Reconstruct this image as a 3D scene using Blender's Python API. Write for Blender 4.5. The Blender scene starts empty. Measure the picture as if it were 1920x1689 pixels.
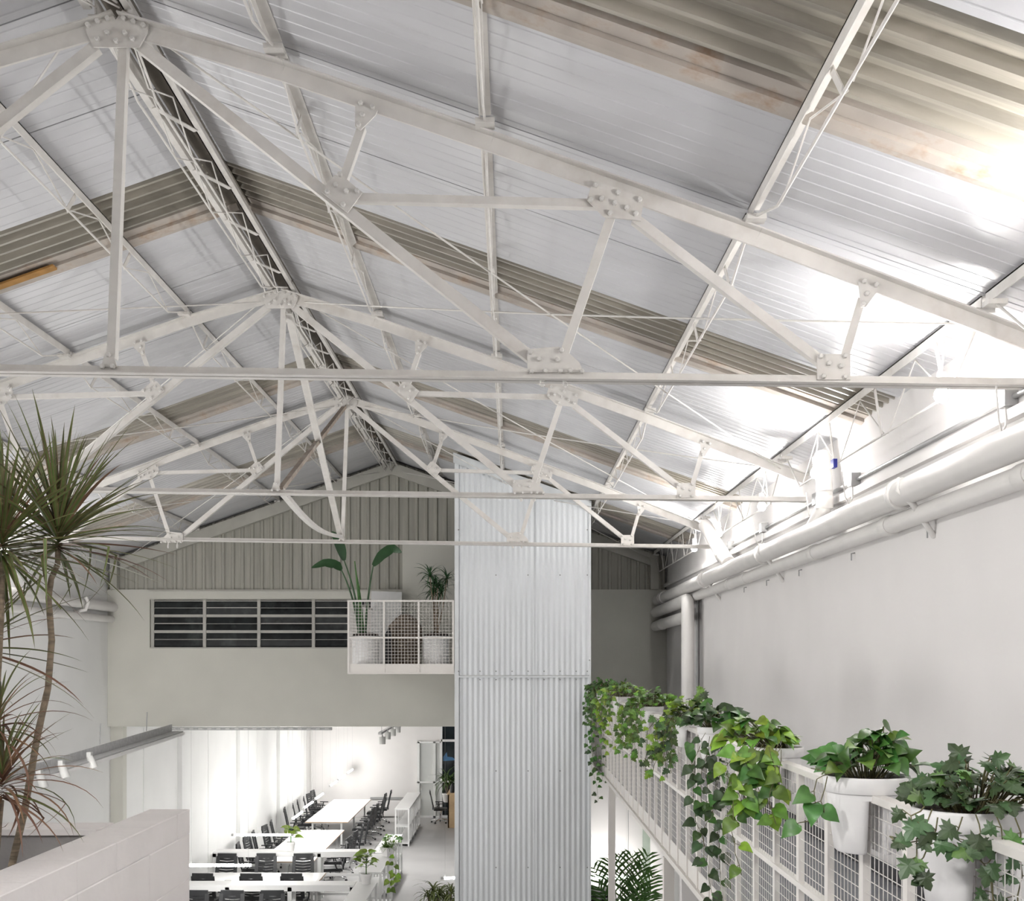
import bpy, math, random
from mathutils import Vector, Matrix
random.seed(7)
R = random.Random(11)
scene = bpy.context.scene
COL = scene.collection
PI = math.pi

# ------------------------------------------------------------------ camera, world, exposure
F = 2200.0                 # focal length in pixels of the 1920x1689 frame
VX, VY = 960.0, 1240.0     # vanishing point of the building's long axis
CZ = 5.39                  # camera height above the office floor
cam_d = bpy.data.cameras.new('camera')
cam = bpy.data.objects.new('camera', cam_d); COL.objects.link(cam)
cam.location = (0, 0, CZ); cam.rotation_euler = (PI / 2, 0, 0)
cam_d.sensor_fit = 'HORIZONTAL'; cam_d.sensor_width = 36.0; cam_d.lens = F / 1920 * 36
cam_d.shift_x = (960 - VX) / 1920; cam_d.shift_y = (VY - 844.5) / 1920
cam_d.clip_start = 0.05; cam_d.clip_end = 200
scene.camera = cam
w = bpy.data.worlds.new('night'); scene.world = w; w.use_nodes = True
w.node_tree.nodes['Background'].inputs[0].default_value = (0.010, 0.013, 0.020, 1)
w.node_tree.nodes['Background'].inputs[1].default_value = 1.0
scene.view_settings.view_transform = 'Standard'
scene.view_settings.look = 'None'
scene.view_settings.gamma = 1.0
scene.view_settings.exposure = 1.32
scene.view_settings.use_curve_mapping = False
scene.cycles.max_bounces = 5
scene.cycles.diffuse_bounces = 3
scene.cycles.caustics_reflective = False
scene.cycles.caustics_refractive = False
scene.cycles.glossy_bounces = 2
scene.cycles.adaptive_threshold = 0.03
scene.cycles.sample_clamp_indirect = 6.0
EAVE_W = 29.0              # watts of one eave floodlight
EAVE_P = 6.5               # spill of its bulb in all directions
SPOT_W = 40.0
TUBE_E = 48.0              # emission of an office tube


def Wp(px, py, d):
    return Vector(((px - VX) / F * d, d, CZ + (VY - py) / F * d))


# ------------------------------------------------------------------ materials
def mat(name, col, rough=0.6, metal=0.0, var=0.06, scale=6.0, bump=0.0, bscale=40.0, stretch=(1, 1, 1),
        spec=0.5, emit=None, estr=0.0, rnd=0.0, dirt=None, dirt_amt=0.5, dirt_scale=2.0):
    m = bpy.data.materials.new(name); m.use_nodes = True
    nt = m.node_tree; b = nt.nodes['Principled BSDF']
    b.inputs['Roughness'].default_value = rough; b.inputs['Metallic'].default_value = metal
    b.inputs['Specular IOR Level'].default_value = spec
    tc = nt.nodes.new('ShaderNodeTexCoord'); mp = nt.nodes.new('ShaderNodeMapping')
    geo = nt.nodes.new('ShaderNodeNewGeometry')
    nt.links.new(geo.outputs['Position'], mp.inputs['Vector']); mp.inputs['Scale'].default_value = stretch
    nz = nt.nodes.new('ShaderNodeTexNoise'); nz.inputs['Scale'].default_value = scale; nz.inputs['Detail'].default_value = 1.5
    nt.links.new(mp.outputs['Vector'], nz.inputs['Vector'])
    rp = nt.nodes.new('ShaderNodeValToRGB')
    lo = [max(0, c * (1 - var)) for c in col]; hi = [min(1, c * (1 + var)) for c in col]
    rp.color_ramp.elements[0].color = (*lo, 1); rp.color_ramp.elements[1].color = (*hi, 1)
    rp.color_ramp.elements[0].position = 0.3; rp.color_ramp.elements[1].position = 0.7
    nt.links.new(nz.outputs['Fac'], rp.inputs['Fac'])
    out = rp.outputs['Color']
    if dirt:
        n2 = nt.nodes.new('ShaderNodeTexNoise'); n2.inputs['Scale'].default_value = dirt_scale; n2.inputs['Detail'].default_value = 4
        n2.inputs['Roughness'].default_value = 0.7
        nt.links.new(mp.outputs['Vector'], n2.inputs['Vector'])
        r2 = nt.nodes.new('ShaderNodeValToRGB'); r2.color_ramp.elements[0].position = 0.52; r2.color_ramp.elements[1].position = 0.72
        r2.color_ramp.elements[1].color = (dirt_amt,) * 3 + (1,)
        nt.links.new(n2.outputs['Fac'], r2.inputs['Fac'])
        mx = nt.nodes.new('ShaderNodeMixRGB'); mx.inputs[2].default_value = (*dirt, 1)
        nt.links.new(r2.outputs['Color'], mx.inputs[0]); nt.links.new(out, mx.inputs[1]); out = mx.outputs[0]
    if rnd:
        oi = nt.nodes.new('ShaderNodeObjectInfo'); hs = nt.nodes.new('ShaderNodeHueSaturation')
        mr = nt.nodes.new('ShaderNodeMapRange'); mr.inputs[3].default_value = 1 - rnd; mr.inputs[4].default_value = 1 + rnd
        nt.links.new(oi.outputs['Random'], mr.inputs[0]); nt.links.new(mr.outputs[0], hs.inputs['Value'])
        mr2 = nt.nodes.new('ShaderNodeMapRange'); mr2.inputs[3].default_value = 0.5 - rnd * 0.08; mr2.inputs[4].default_value = 0.5 + rnd * 0.05
        nt.links.new(oi.outputs['Random'], mr2.inputs[0]); nt.links.new(mr2.outputs[0], hs.inputs['Hue'])
        nt.links.new(out, hs.inputs['Color']); out = hs.outputs['Color']
    nt.links.new(out, b.inputs['Base Color'])
    if bump:
        nb = nt.nodes.new('ShaderNodeTexNoise'); nb.inputs['Scale'].default_value = bscale
        nt.links.new(mp.outputs['Vector'], nb.inputs['Vector'])
        bp = nt.nodes.new('ShaderNodeBump'); bp.inputs['Strength'].default_value = bump; bp.inputs['Distance'].default_value = 0.01
        nt.links.new(nb.outputs['Fac'], bp.inputs['Height']); nt.links.new(bp.outputs['Normal'], b.inputs['Normal'])
    if emit:
        b.inputs['Emission Color'].default_value = (*emit, 1); b.inputs['Emission Strength'].default_value = estr
    return m


M = {}
M['steel'] = mat('painted_steel', (.74, .715, .68), .45, var=.05, scale=9, dirt=(.50, .44, .38), dirt_amt=.35, dirt_scale=3.5)
M['bolt'] = mat('bolt_paint', (.72, .70, .67), .4)
M['roofpanel'] = mat('roof_panel_white', (.62, .62, .64), .30, var=.035, scale=1.2, stretch=(1, 4, 1), dirt=(.56, .56, .57), dirt_amt=.5, dirt_scale=1.6)
M['groove'] = mat('panel_joint', (.30, .30, .30), .6)
M['fibre'] = mat('fibreglass_sheet', (.34, .315, .265), .32, var=.22, scale=2.5, stretch=(.35, 5, .35), dirt=(.50, .46, .40), dirt_amt=.5, dirt_scale=4)
M['batten'] = mat('peeling_batten', (.50, .45, .40), .7, var=.12, scale=5, dirt=(.36, .22, .12), dirt_amt=.7, dirt_scale=5)
M['timber'] = mat('bare_timber', (.40, .21, .06), .75, var=.15, scale=10)
M['ridgecap'] = mat('ridge_cap', (.16, .14, .115), .6, var=.2)
M['wall'] = mat('wall_white', (.80, .78, .765), .75, var=.02, scale=1.5, bump=.04, bscale=30)
M['wall_left'] = mat('wall_white_left', (.90, .90, .885), .75, var=.02, scale=1.5, bump=.04, bscale=30)
M['wall_far'] = mat('wall_far_cream', (.70, .69, .625), .8, var=.025, scale=2, bump=.05, bscale=60)
M['gable'] = mat('gable_sheet', (.44, .43, .375), .55, var=.10, scale=3, stretch=(6, 1, .25), dirt=(.32, .30, .26), dirt_amt=.5, dirt_scale=2)
M['gablebeam'] = mat('gable_beam', (.52, .51, .455), .6, var=.06, scale=5)
M['tower'] = mat('tower_sheet', (.72, .745, .76), .42, var=.03, scale=2, stretch=(4, 1, .5))
M['flash'] = mat('flashing', (.74, .765, .775), .35, var=.03)
M['screw'] = mat('screw_dark', (.30, .30, .30), .4, metal=.6)
M['pipe'] = mat('pipe_white', (.78, .76, .735), .42, var=.03, scale=4)
M['conduit'] = mat('conduit_grey', (.40, .40, .40), .4, metal=.5)
M['blue'] = mat('blue_tape', (.02, .03, .35), .5)
M['rail'] = mat('rail_white', (.77, .74, .70), .45, var=.02)
M['wire'] = mat('mesh_wire_white', (.70, .67, .64), .45, var=.02)
M['pot'] = mat('pot_white', (.87, .855, .845), .45, var=.02)
M['white_tub'] = mat('white_tub', (.93, .925, .92), .4, var=.01)
M['soil'] = mat('potting_soil', (.035, .024, .018), .95, var=.5, scale=60)
M['deck'] = mat('walkway_deck_grey', (.17, .175, .195), .6, var=.05)
M['base'] = mat('dark_baseboard', (.07, .07, .075), .6)
M['block'] = mat('painted_block', (.83, .79, .77), .8, var=.025, scale=5, bump=.35, bscale=22)
M['mortar'] = mat('painted_mortar', (.80, .765, .745), .85)
M['concrete'] = mat('raw_concrete', (.34, .325, .315), .9, var=.10, scale=6, bump=.2, bscale=50)
M['trunk'] = mat('dracaena_trunk', (.21, .165, .115), .85, var=.35, scale=55, stretch=(.25, .25, 1.6), bump=.5, bscale=60)
M['dgreen'] = mat('dracaena_green', (.115, .155, .045), .45, var=.2, scale=20, rnd=.25)
M['dedge'] = mat('dracaena_red_edge', (.19, .115, .065), .5, var=.15, rnd=.2)
M['dred'] = mat('dracaena_dry_red', (.21, .115, .065), .55, var=.2, rnd=.25)
M['pothos'] = mat('pothos_green', (.055, .155, .028), .35, var=.25, scale=25, rnd=.3)
M['pothos_lime'] = mat('pothos_lime', (.21, .34, .03), .38, var=.25, scale=25, rnd=.3)
M['pothos_mid'] = mat('pothos_mid', (.12, .25, .03), .38, var=.25, scale=25, rnd=.3)
M['ivy_dark'] = mat('ivy_dark', (.040, .082, .028), .4, var=.25, scale=25, rnd=.35)
M['ivy_green'] = mat('ivy_green', (.075, .16, .035), .4, var=.25, scale=25, rnd=.3)
M['stem'] = mat('vine_stem', (.13, .12, .05), .6)
M['bop'] = mat('bird_of_paradise', (.03, .085, .03), .4, var=.15)
M['glass_dark'] = mat('louvre_dark_glass', (.018, .021, .022), .42, spec=.3, var=.4, scale=5, dirt=(.10, .11, .11), dirt_amt=.6, dirt_scale=1.5)
M['winframe'] = mat('louvre_frame', (.50, .49, .45), .5, var=.05)
M['floor'] = mat('office_floor', (.46, .455, .45), .45, var=.05, scale=1.2)
M['white'] = mat('white_laminate', (.83, .83, .82), .35, var=.01)
M['oak'] = mat('table_edge', (.55, .40, .27), .5)
M['wood'] = mat('light_wood', (.62, .44, .25), .5, var=.08, scale=8, stretch=(1, 1, 6))
M['black'] = mat('chair_black', (.022, .023, .025), .5, var=.2)
M['chrome'] = mat('chrome', (.75, .75, .76), .18, metal=1.0, var=.02)
M['tube'] = mat('lit_tube', (1, 1, 1), .5, emit=(1, .985, .96), estr=TUBE_E)
M['bulb'] = mat('lit_bulb', (1, 1, 1), .5, emit=(1, .97, .92), estr=60)
M['bulb'].cycles.emission_sampling = 'NONE'
M['lampbody'] = mat('lamp_body_grey', (.62, .62, .60), .45)
M['tray'] = mat('tray_galvanised', (.55, .55, .55), .5, metal=.15, var=.1, scale=20)
M['sack'] = mat('brown_sack', (.24, .19, .145), .9, var=.2, scale=10, bump=.5, bscale=25)
M['nightglass'] = mat('night_glass', (.015, .022, .026), .08, var=.5, scale=2)
M['bluereflection'] = mat('blue_reflection_paint', (.05, .16, .32), .6)  # colour of the reflection painted on the night pane
gm = bpy.data.materials.new('clear_glass'); gm.use_nodes = True
_b = gm.node_tree.nodes['Principled BSDF']; _b.inputs['Roughness'].default_value = 0.05
_b.inputs['Base Color'].default_value = (.88, .94, .92, 1); _b.inputs['Alpha'].default_value = 0.22
_n = gm.node_tree.nodes.new('ShaderNodeTexNoise'); _n.inputs['Scale'].default_value = 2
_r = gm.node_tree.nodes.new('ShaderNodeMapRange'); _r.inputs[3].default_value = .03; _r.inputs[4].default_value = .08
gm.node_tree.links.new(_n.outputs['Fac'], _r.inputs[0]); gm.node_tree.links.new(_r.outputs[0], _b.inputs['Roughness'])
M['glass'] = gm
M['striped'] = mat('striped_cushion', (.5, .5, .5), .8)
_nt = M['striped'].node_tree; _w = _nt.nodes.new('ShaderNodeTexWave'); _w.inputs['Scale'].default_value = 5; _w.bands_direction = 'Z'
_g = _nt.nodes.new('ShaderNodeNewGeometry'); _cr = _nt.nodes.new('ShaderNodeValToRGB')
_cr.color_ramp.interpolation = 'CONSTANT'; _cr.color_ramp.elements[0].color = (.02, .02, .02, 1); _cr.color_ramp.elements[1].color = (.75, .75, .74, 1); _cr.color_ramp.elements[1].position = .5
_nt.links.new(_g.outputs['Position'], _w.inputs['Vector']); _nt.links.new(_w.outputs['Fac'], _cr.inputs['Fac'])
_nt.links.new(_cr.outputs['Color'], _nt.nodes['Principled BSDF'].inputs['Base Color'])


# ------------------------------------------------------------------ mesh builder
class MB:
    def __init__(s):
        s.v = []; s.f = []; s.sm = []; s.mi = []

    def add(s, vs, fs, smooth=False, mi=0):
        n = len(s.v); s.v += [tuple(x) for x in vs]
        for f in fs:
            s.f.append(tuple(i + n for i in f)); s.sm.append(smooth); s.mi.append(mi)
        return s

    def obox(s, c, ax, ay, az, hx, hy, hz, mi=0):
        c, ax, ay, az = Vector(c), Vector(ax) * hx, Vector(ay) * hy, Vector(az) * hz
        vs = [c + ax * i + ay * j + az * k for i in (-1, 1) for j in (-1, 1) for k in (-1, 1)]
        return s.add(vs, [(0, 1, 3, 2), (4, 6, 7, 5), (0, 4, 5, 1), (2, 3, 7, 6), (0, 2, 6, 4), (1, 5, 7, 3)], mi=mi)

    def box(s, x0, x1, y0, y1, z0, z1, mi=0):
        return s.obox(((x0 + x1) / 2, (y0 + y1) / 2, (z0 + z1) / 2), (1, 0, 0), (0, 1, 0), (0, 0, 1),
                      abs(x1 - x0) / 2, abs(y1 - y0) / 2, abs(z1 - z0) / 2, mi)

    def beam(s, p0, p1, a, b, ref=(0, 1, 0), mi=0):
        """rectangular bar p0-p1; a = size along ref-ish axis, b = size across"""
        p0, p1 = Vector(p0), Vector(p1); u = (p1 - p0); L = u.length; u.normalize()
        r = Vector(ref); r = (r - u * r.dot(u))
        if r.length < 1e-4:
            r = u.orthogonal()
        r.normalize(); n = u.cross(r)
        return s.obox((p0 + p1) / 2, u, r, n, L / 2, a / 2, b / 2, mi)

    def tube(s, pts, r, n=8, caps=True, mi=0, smooth=True):
        pts = [Vector(p) for p in pts]; m = len(pts)
        rs = r if isinstance(r, (list, tuple)) else [r] * m
        vs = []; prev = None
        for i in range(m):
            t = (pts[min(i + 1, m - 1)] - pts[max(i - 1, 0)])
            t = t.normalized() if t.length > 1e-9 else Vector((0, 0, 1))
            if prev is None:
                prev = t.orthogonal().normalized()
            a = prev - t * prev.dot(t)
            a = a.normalized() if a.length > 1e-6 else t.orthogonal().normalized()
            prev = a; b = t.cross(a)
            for k in range(n):
                th = 2 * PI * k / n
                vs.append(pts[i] + (a * math.cos(th) + b * math.sin(th)) * rs[i])
        fs = [(i * n + k, i * n + (k + 1) % n, (i + 1) * n + (k + 1) % n, (i + 1) * n + k) for i in range(m - 1) for k in range(n)]
        s.add(vs, fs, smooth, mi)
        if caps:
            s.add(vs[:n], [tuple(range(n))[::-1]], False, mi); s.add(vs[-n:], [tuple(range(n))], False, mi)
        return s

    def lathe(s, prof, c=(0, 0, 0), n=20, mi=0, smooth=True, caps=(True, True)):
        c = Vector(c); vs = []
        for r, z in prof:
            for k in range(n):
                th = 2 * PI * k / n; vs.append(c + Vector((r * math.cos(th), r * math.sin(th), z)))
        m = len(prof)
        fs = [(i * n + k, i * n + (k + 1) % n, (i + 1) * n + (k + 1) % n, (i + 1) * n + k) for i in range(m - 1) for k in range(n)]
        s.add(vs, fs, smooth, mi)
        if caps[0]: s.add(vs[:n], [tuple(range(n))[::-1]], False, mi)
        if caps[1]: s.add(vs[-n:], [tuple(range(n))], False, mi)
        return s

    def prism(s, poly, off, mi=0):
        """closed polygon of 3D points extruded by vector off"""
        poly = [Vector(p) for p in poly]; off = Vector(off); n = len(poly)
        vs = poly + [p + off for p in poly]
        return s.add(vs, [tuple(range(n))[::-1], tuple(range(n, 2 * n))] + [(i, (i + 1) % n, n + (i + 1) % n, n + i) for i in range(n)], mi=mi)

    def mesh(s, name, mats):
        me = bpy.data.meshes.new(name); me.from_pydata(s.v, [], s.f)
        for m in (mats if isinstance(mats, (list, tuple)) else [mats]):
            me.materials.append(M[m] if isinstance(m, str) else m)
        me.polygons.foreach_set('use_smooth', s.sm); me.polygons.foreach_set('material_index', s.mi)
        me.update(); return me

    def build(s, name, mats, parent=None, origin=None):
        if parent is not None and origin is None:
            off = parent_off(parent)
        else:
            off = Vector(origin) if origin is not None else Vector((0, 0, 0))
        if off.length > 0:
            s.v = [(x - off.x, y - off.y, z - off.z) for x, y, z in s.v]
        o = bpy.data.objects.new(name, s.mesh(name, mats)); COL.objects.link(o)
        if parent is not None:
            o.parent = parent
        else:
            o.location = off
        return o


def parent_off(p):
    v = Vector((0, 0, 0))
    while p is not None:
        v += p.location; p = p.parent
    return v


def link(name, me, parent=None, loc=None, mtx=None):
    o = bpy.data.objects.new(name, me); COL.objects.link(o)
    if parent is not None: o.parent = parent
    if loc is not None:
        o.location = Vector(loc) - (parent_off(parent) if parent is not None else Vector((0, 0, 0)))
    if mtx is not None:
        po = parent_off(parent) if parent is not None else Vector((0, 0, 0))
        o.matrix_basis = Matrix.Translation(-po) @ mtx
    return o


def T(o, label=None, cat=None, group=None, kind=None):
    if label: o['label'] = label
    if cat: o['category'] = cat
    if group: o['group'] = group
    if kind: o['kind'] = kind
    return o


def E(name, loc, label=None, cat=None, group=None, kind=None):
    o = bpy.data.objects.new(name, None); COL.objects.link(o); o.location = Vector(loc); o.empty_display_size = .1
    return T(o, label, cat, group, kind)


def copy_tree(o, parent=None):
    c = o.copy(); COL.objects.link(c)
    if parent is not None: c.parent = parent
    for ch in list(o.children): copy_tree(ch, c)
    return c


def light(kind, name, loc, watts, parent=None, color=(1, .985, .97), size=.05, aim=None, spot=None):
    ld = bpy.data.lights.new(name, kind); ld.energy = watts; ld.color = color
    if kind in ('POINT', 'SPOT'): ld.shadow_soft_size = size
    if spot: ld.spot_size = spot; ld.spot_blend = .6
    o = bpy.data.objects.new(name, ld); COL.objects.link(o)
    if parent is not None: o.parent = parent
    o.location = Vector(loc) - (parent_off(parent) if parent is not None else Vector((0, 0, 0)))
    if aim is not None:
        o.rotation_euler = (Vector(aim) - Vector(loc)).to_track_quat('-Z', 'Y').to_euler()
    return o


ORD = ['first', 'second', 'third', 'fourth', 'fifth', 'sixth', 'seventh', 'eighth', 'ninth', 'tenth', 'eleventh', 'twelfth']

# ------------------------------------------------------------------ main dimensions (metres, relative heights to the camera)
XR, XL, XRT = -2.11, -7.10, 2.72       # ridge, left wall, right wall
ZR, SL = 3.56, 0.352                   # roof underside at the ridge (above camera), slope
D = [1.55, 6.15, 10.78, 15.2, 20.6]    # truss stations (first is behind the picture edge) and gable
DB, DO = -6.0, 40.6                    # wall behind the camera, far wall of the office
ZF = -5.39                             # office floor


def roofz(x, off=0.0):
    return CZ + ZR - SL * abs(x - XR) + off


# ------------------------------------------------------------------ SETTING: roof
def strip_panel(side, y0, y1, prof, name, mats, parent, thick=.05, off=0.0):
    """sheet running down the slope from ridge to eave; prof = list of (fraction of width, drop in m)"""
    xe = XRT + .15 if side > 0 else XL - .15
    xs = XR + side * .02
    mb = MB(); vs = []
    for (x) in (xs, xe):
        for t, h in prof:
            y = y0 + (y1 - y0) * t
            vs.append((x, y, roofz(x, off) - h))
    n = len(prof)
    fs = [(i, i + 1, n + i + 1, n + i) if side < 0 else (i, n + i, n + i + 1, i + 1) for i in range(n - 1)]
    mb.add(vs, fs)
    top = [(x, y, roofz(x, off) + thick) for x in (xs, xe) for y in (y0, y1)]
    mb.add(top, [(0, 1, 3, 2) if side > 0 else (0, 2, 3, 1)])
    mb.add([vs[0], vs[n], top[2], top[0]], [(0, 1, 2, 3)]); mb.add([vs[n - 1], vs[2 * n - 1], top[3], top[1]], [(0, 3, 2, 1)])
    return mb.build(name, mats, parent)


def rib_profile(n, h, wr):
    p = [(0, 0.0)]
    for i in range(n):
        c = (i + .5) / n
        p += [(c - wr, 0.0), (c - wr * .4, h), (c + wr * .4, h), (c + wr, 0.0)]
    p.append((1, 0.0)); return p


def trap_profile(n, h):
    p = []
    for i in range(n):
        a = i / n; s_ = 1 / n
        p += [(a, 0.0), (a + s_ * .30, 0.0), (a + s_ * .42, h), (a + s_ * .60, h), (a + s_ * .72, h * .45), (a + s_ * .86, h * .45)]
    p.append((1, 0.0)); return p


SKY = [(4.10, 4.92, 5.14), (8.28, 8.95, 9.19), (13.42, 14.05, 14.35), (17.3, 18.2, 18.5)]
ceil = []
for side, nm in ((-1, 'left'), (1, 'right')):
    c = E('ceiling', (XR, 8, CZ + ZR), 'white ribbed roof panels of the %s slope with grey corrugated skylight bands' % nm, 'roof', kind='structure')
    ceil.append(c)
    edges = []; y = DB - .2
    for a, b, e in SKY:
        k = max(1, round((a - y) / 1.05)); st = (a - y) / k
        for i in range(k): edges.append(('p', y + i * st, y + (i + 1) * st))
        edges += [('s', a, b), ('b', b, e)]; y = e
    k = max(1, round((D[4] + .3 - y) / 1.05)); st = (D[4] + .3 - y) / k
    for i in range(k): edges.append(('p', y + i * st, y + (i + 1) * st))
    for kind, a, b in edges:
        if kind == 'p':
            strip_panel(side, a + .006, b - .006, rib_profile(9, .003, .010), 'roof_panel', 'roofpanel', c)
        elif kind == 's':
            strip_panel(side, a, b, trap_profile(5, .045), 'corrugated_sheet', 'fibre', c, off=.05)
        else:
            strip_panel(side, a, a + (b - a) * .45, [(0, 0), (1, 0)], 'batten_board', 'conduit' if False else 'batten', c, off=.012)
            strip_panel(side, a + (b - a) * .47, b, [(0, 0), (.5, .012), (1, .004)], 'batten_edge', 'batten', c, off=-.012)
    if side < 0:
        mb = MB(); a_, b_ = -3.52, XL
        mb.prism([(a_, 8.99, roofz(a_, -.018)), (b_, 8.99, roofz(b_, -.018)), (b_, 8.99, roofz(b_, -.034)), (a_, 8.99, roofz(a_, -.034))], (0, .09, 0))
        mb.build('bare_timber_batten', 'timber', c)
    mb = MB(); xe = XRT + .15 if side > 0 else XL - .15
    mb.add([(XR, DB, roofz(XR, .056)), (xe, DB, roofz(xe, .056)), (xe, D[4] + .3, roofz(xe, .056)), (XR, D[4] + .3, roofz(XR, .056))], [(0, 1, 2, 3)])
    mb.build('joint_backing', 'groove', c)
rc = MB()
rc.prism([(XR - .085, DB, roofz(XR - .085, -.004)), (XR, DB, roofz(XR, -.004)), (XR + .085, DB, roofz(XR + .085, -.004)), (XR, DB, roofz(XR, .05))], (0, D[4] - DB, 0))
T(rc.build('trim_1', 'ridgecap', origin=(XR, 8, CZ + ZR)), 'dark brown ridge cap along the roof apex', 'trim', kind='structure')

# ------------------------------------------------------------------ SETTING: walls and floors
def wallbox(name, m, x0, x1, y0, y1, z0, z1, label):
    mb = MB().box(x0, x1, y0, y1, CZ + z0, CZ + z1)
    return T(mb.build(name, m, origin=((x0 + x1) / 2, (y0 + y1) / 2, CZ + z0)), label, 'wall', kind='structure')


EV = ZR - SL * (XRT - XR)
wr = wallbox('wall_right', 'wall', XRT, XRT + .2, DB, 23.2, ZF, EV + .05, 'tall plain white wall on the right above the walkway')
MB().box(XRT - .05, XRT, DB, D[4], CZ + 1.30, CZ + 1.36).build('ledge', 'wall', wr)
EL = ZR - SL * (XR - XL)
wl = wallbox('wall_left', 'wall_left', XL - .2, XL, DB, DO + .2, ZF, EL + .05, 'white wall on the left running on into the office')
wallbox('wall_back', 'wall', XL, XRT, DB - .2, DB, ZF, 3.6, 'white wall behind the viewer')
for d_ in (24.9, 30.2, 35.4):
    MB().box(XL, XL + .10, d_, d_ + .45, CZ + ZF, CZ - 1.1).build('pilaster', 'wall_left', wl)
for d_ in (22.6, 27.4, 32.6, 37.3):
    MB().box(XL, XL + .012, d_, d_ + .03, CZ + ZF, CZ - 1.1).build('joint_strip', 'wall_left', wl)
MB().box(XL, XL + .22, 20.75, 20.95, CZ + ZF, CZ - 1.14).build('column', 'wall_far', wl)
fl = MB().box(XL, XRT, DB, DO, CZ + ZF - .2, CZ + ZF)
T(fl.build('floor', 'floor', origin=(0, 20, CZ + ZF)), 'smooth grey floor of the office below', 'floor', kind='structure')
cl = MB().box(XL, XRT, D[4] + .35, DO, CZ - 1.08, CZ - .98)
T(cl.build('ceiling', 'wall', origin=(0, 30, CZ - 1.0)), 'white ceiling over the lower office', 'ceiling', kind='structure')
wo = wallbox('wall_office', 'wall', XL, XRT, DO, DO + .2, ZF, -1.0, 'bright white end wall of the lower office')
MB().box(-4.9, -3.4, DO - .06, DO, CZ + ZF + .62, CZ + ZF + .70).build('wall_duct', 'conduit', wo)
MB().box(-5.2, -3.4, DO - .10, DO, CZ + ZF + .05, CZ + ZF + .60).build('low_panel', 'wall', wo)
MB().box(-6.95, -6.90, DO - .05, DO, CZ + ZF, CZ - 1.1).build('corner_conduit', 'wall', wo)
we = wallbox('wall_stair', 'wall', 1.2, XRT, 23.2, 23.4, ZF, -1.0, 'white end wall seen under the walkway')
MB().box(2.58, XRT, 23.1, 23.2, CZ + ZF, CZ - 1.1).build('glass_edge', mat('green_glass_edge', (.40, .47, .40), .3), we)

# gable wall: corrugated upper part, plain lower part
wf = E('wall_far', (XR, D[4], CZ - 1.14), 'gable wall of grey corrugated sheets above plain cream plaster', 'wall', kind='structure')
zs = 1.264
MB().box(XL, -6.36, D[4], D[4] + .2, CZ + .228, CZ + zs).build('plaster', 'wall_far', wf)
MB().box(XL, XRT, D[4], D[4] + .2, CZ - 1.142, CZ + .228).build('plaster', 'wall_far', wf)
MB().box(-2.02, XRT, D[4], D[4] + .2, CZ + .228, CZ + zs).build('plaster', 'wall_far', wf)
MB().box(-6.36, -2.02, D[4], D[4] + .2, CZ + 1.115, CZ + zs).build('lintel', 'wall_far', wf)
MB().box(XL, XRT, D[4] + .2, D[4] + .35, CZ - 1.142, CZ + 1.2).build('backing', 'wall_far', wf)
MB().box(-6.38, -2.03, D[4] - .05, D[4], CZ + 1.10, CZ + 1.235).build('window_head', 'wall_far', wf)
x = XL + .02
while x < XRT - .05:                      # corrugated sheets, one object per sheet
    x1 = min(x + 1.02, XRT - .02)
    if not (-.8 < x and x1 < 1.1):
        mb = MB(); prof = []
        n = max(1, round((x1 - x) / .17)); s_ = (x1 - x) / n
        for i in range(n):
            a = x + i * s_
            prof += [(a, 0), (a + s_ * .55, 0), (a + s_ * .66, -.028), (a + s_ * .88, -.028)]
        prof.append((x1, 0))
        vs = []
        for px, dy in prof:
            vs += [(px, D[4] + .05 + dy, CZ + zs), (px, D[4] + .05 + dy, roofz(px, -.02))]
        mb.add(vs, [(2 * i, 2 * i + 2, 2 * i + 3, 2 * i + 1) for i in range(len(prof) - 1)])
        mb.build('corrugated_sheet', 'gable', wf)
    x = x1
MB().box(-1.92, -.84, D[4] - .04, D[4] + .02, CZ + .2, CZ + 2.07).build('plain_panel', 'wall_far', wf)
for sx in (-1, 1):
    xe = XL + .25 if sx < 0 else XRT - .25
    mb = MB(); a = Vector((XR, D[4] - .08, roofz(XR, -.07))); b = Vector((xe, D[4] - .08, roofz(xe, -.07)))
    mb.prism([a, b, b + Vector((0, 0, -.21)), a + Vector((0, 0, -.21))], (0, .10, 0))
    mb.build('gable_beam', 'gablebeam', wf)
MB().box(XL + .08, XL + .20, D[4] - .12, D[4], CZ + 1.26, CZ + 1.80).build('corner_post', 'gablebeam', wf)
MB().box(XRT - .30, XRT - .16, D[4] - .12, D[4], CZ + 1.26, CZ + 1.85).build('corner_post', 'gablebeam', wf)
cb = MB().box(XL - .1, XRT + .1, D[4] + .1, D[4] + .3, CZ + 1.2, CZ + 3.7)
cb.build('sheet_backing', 'groove', wf)

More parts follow.
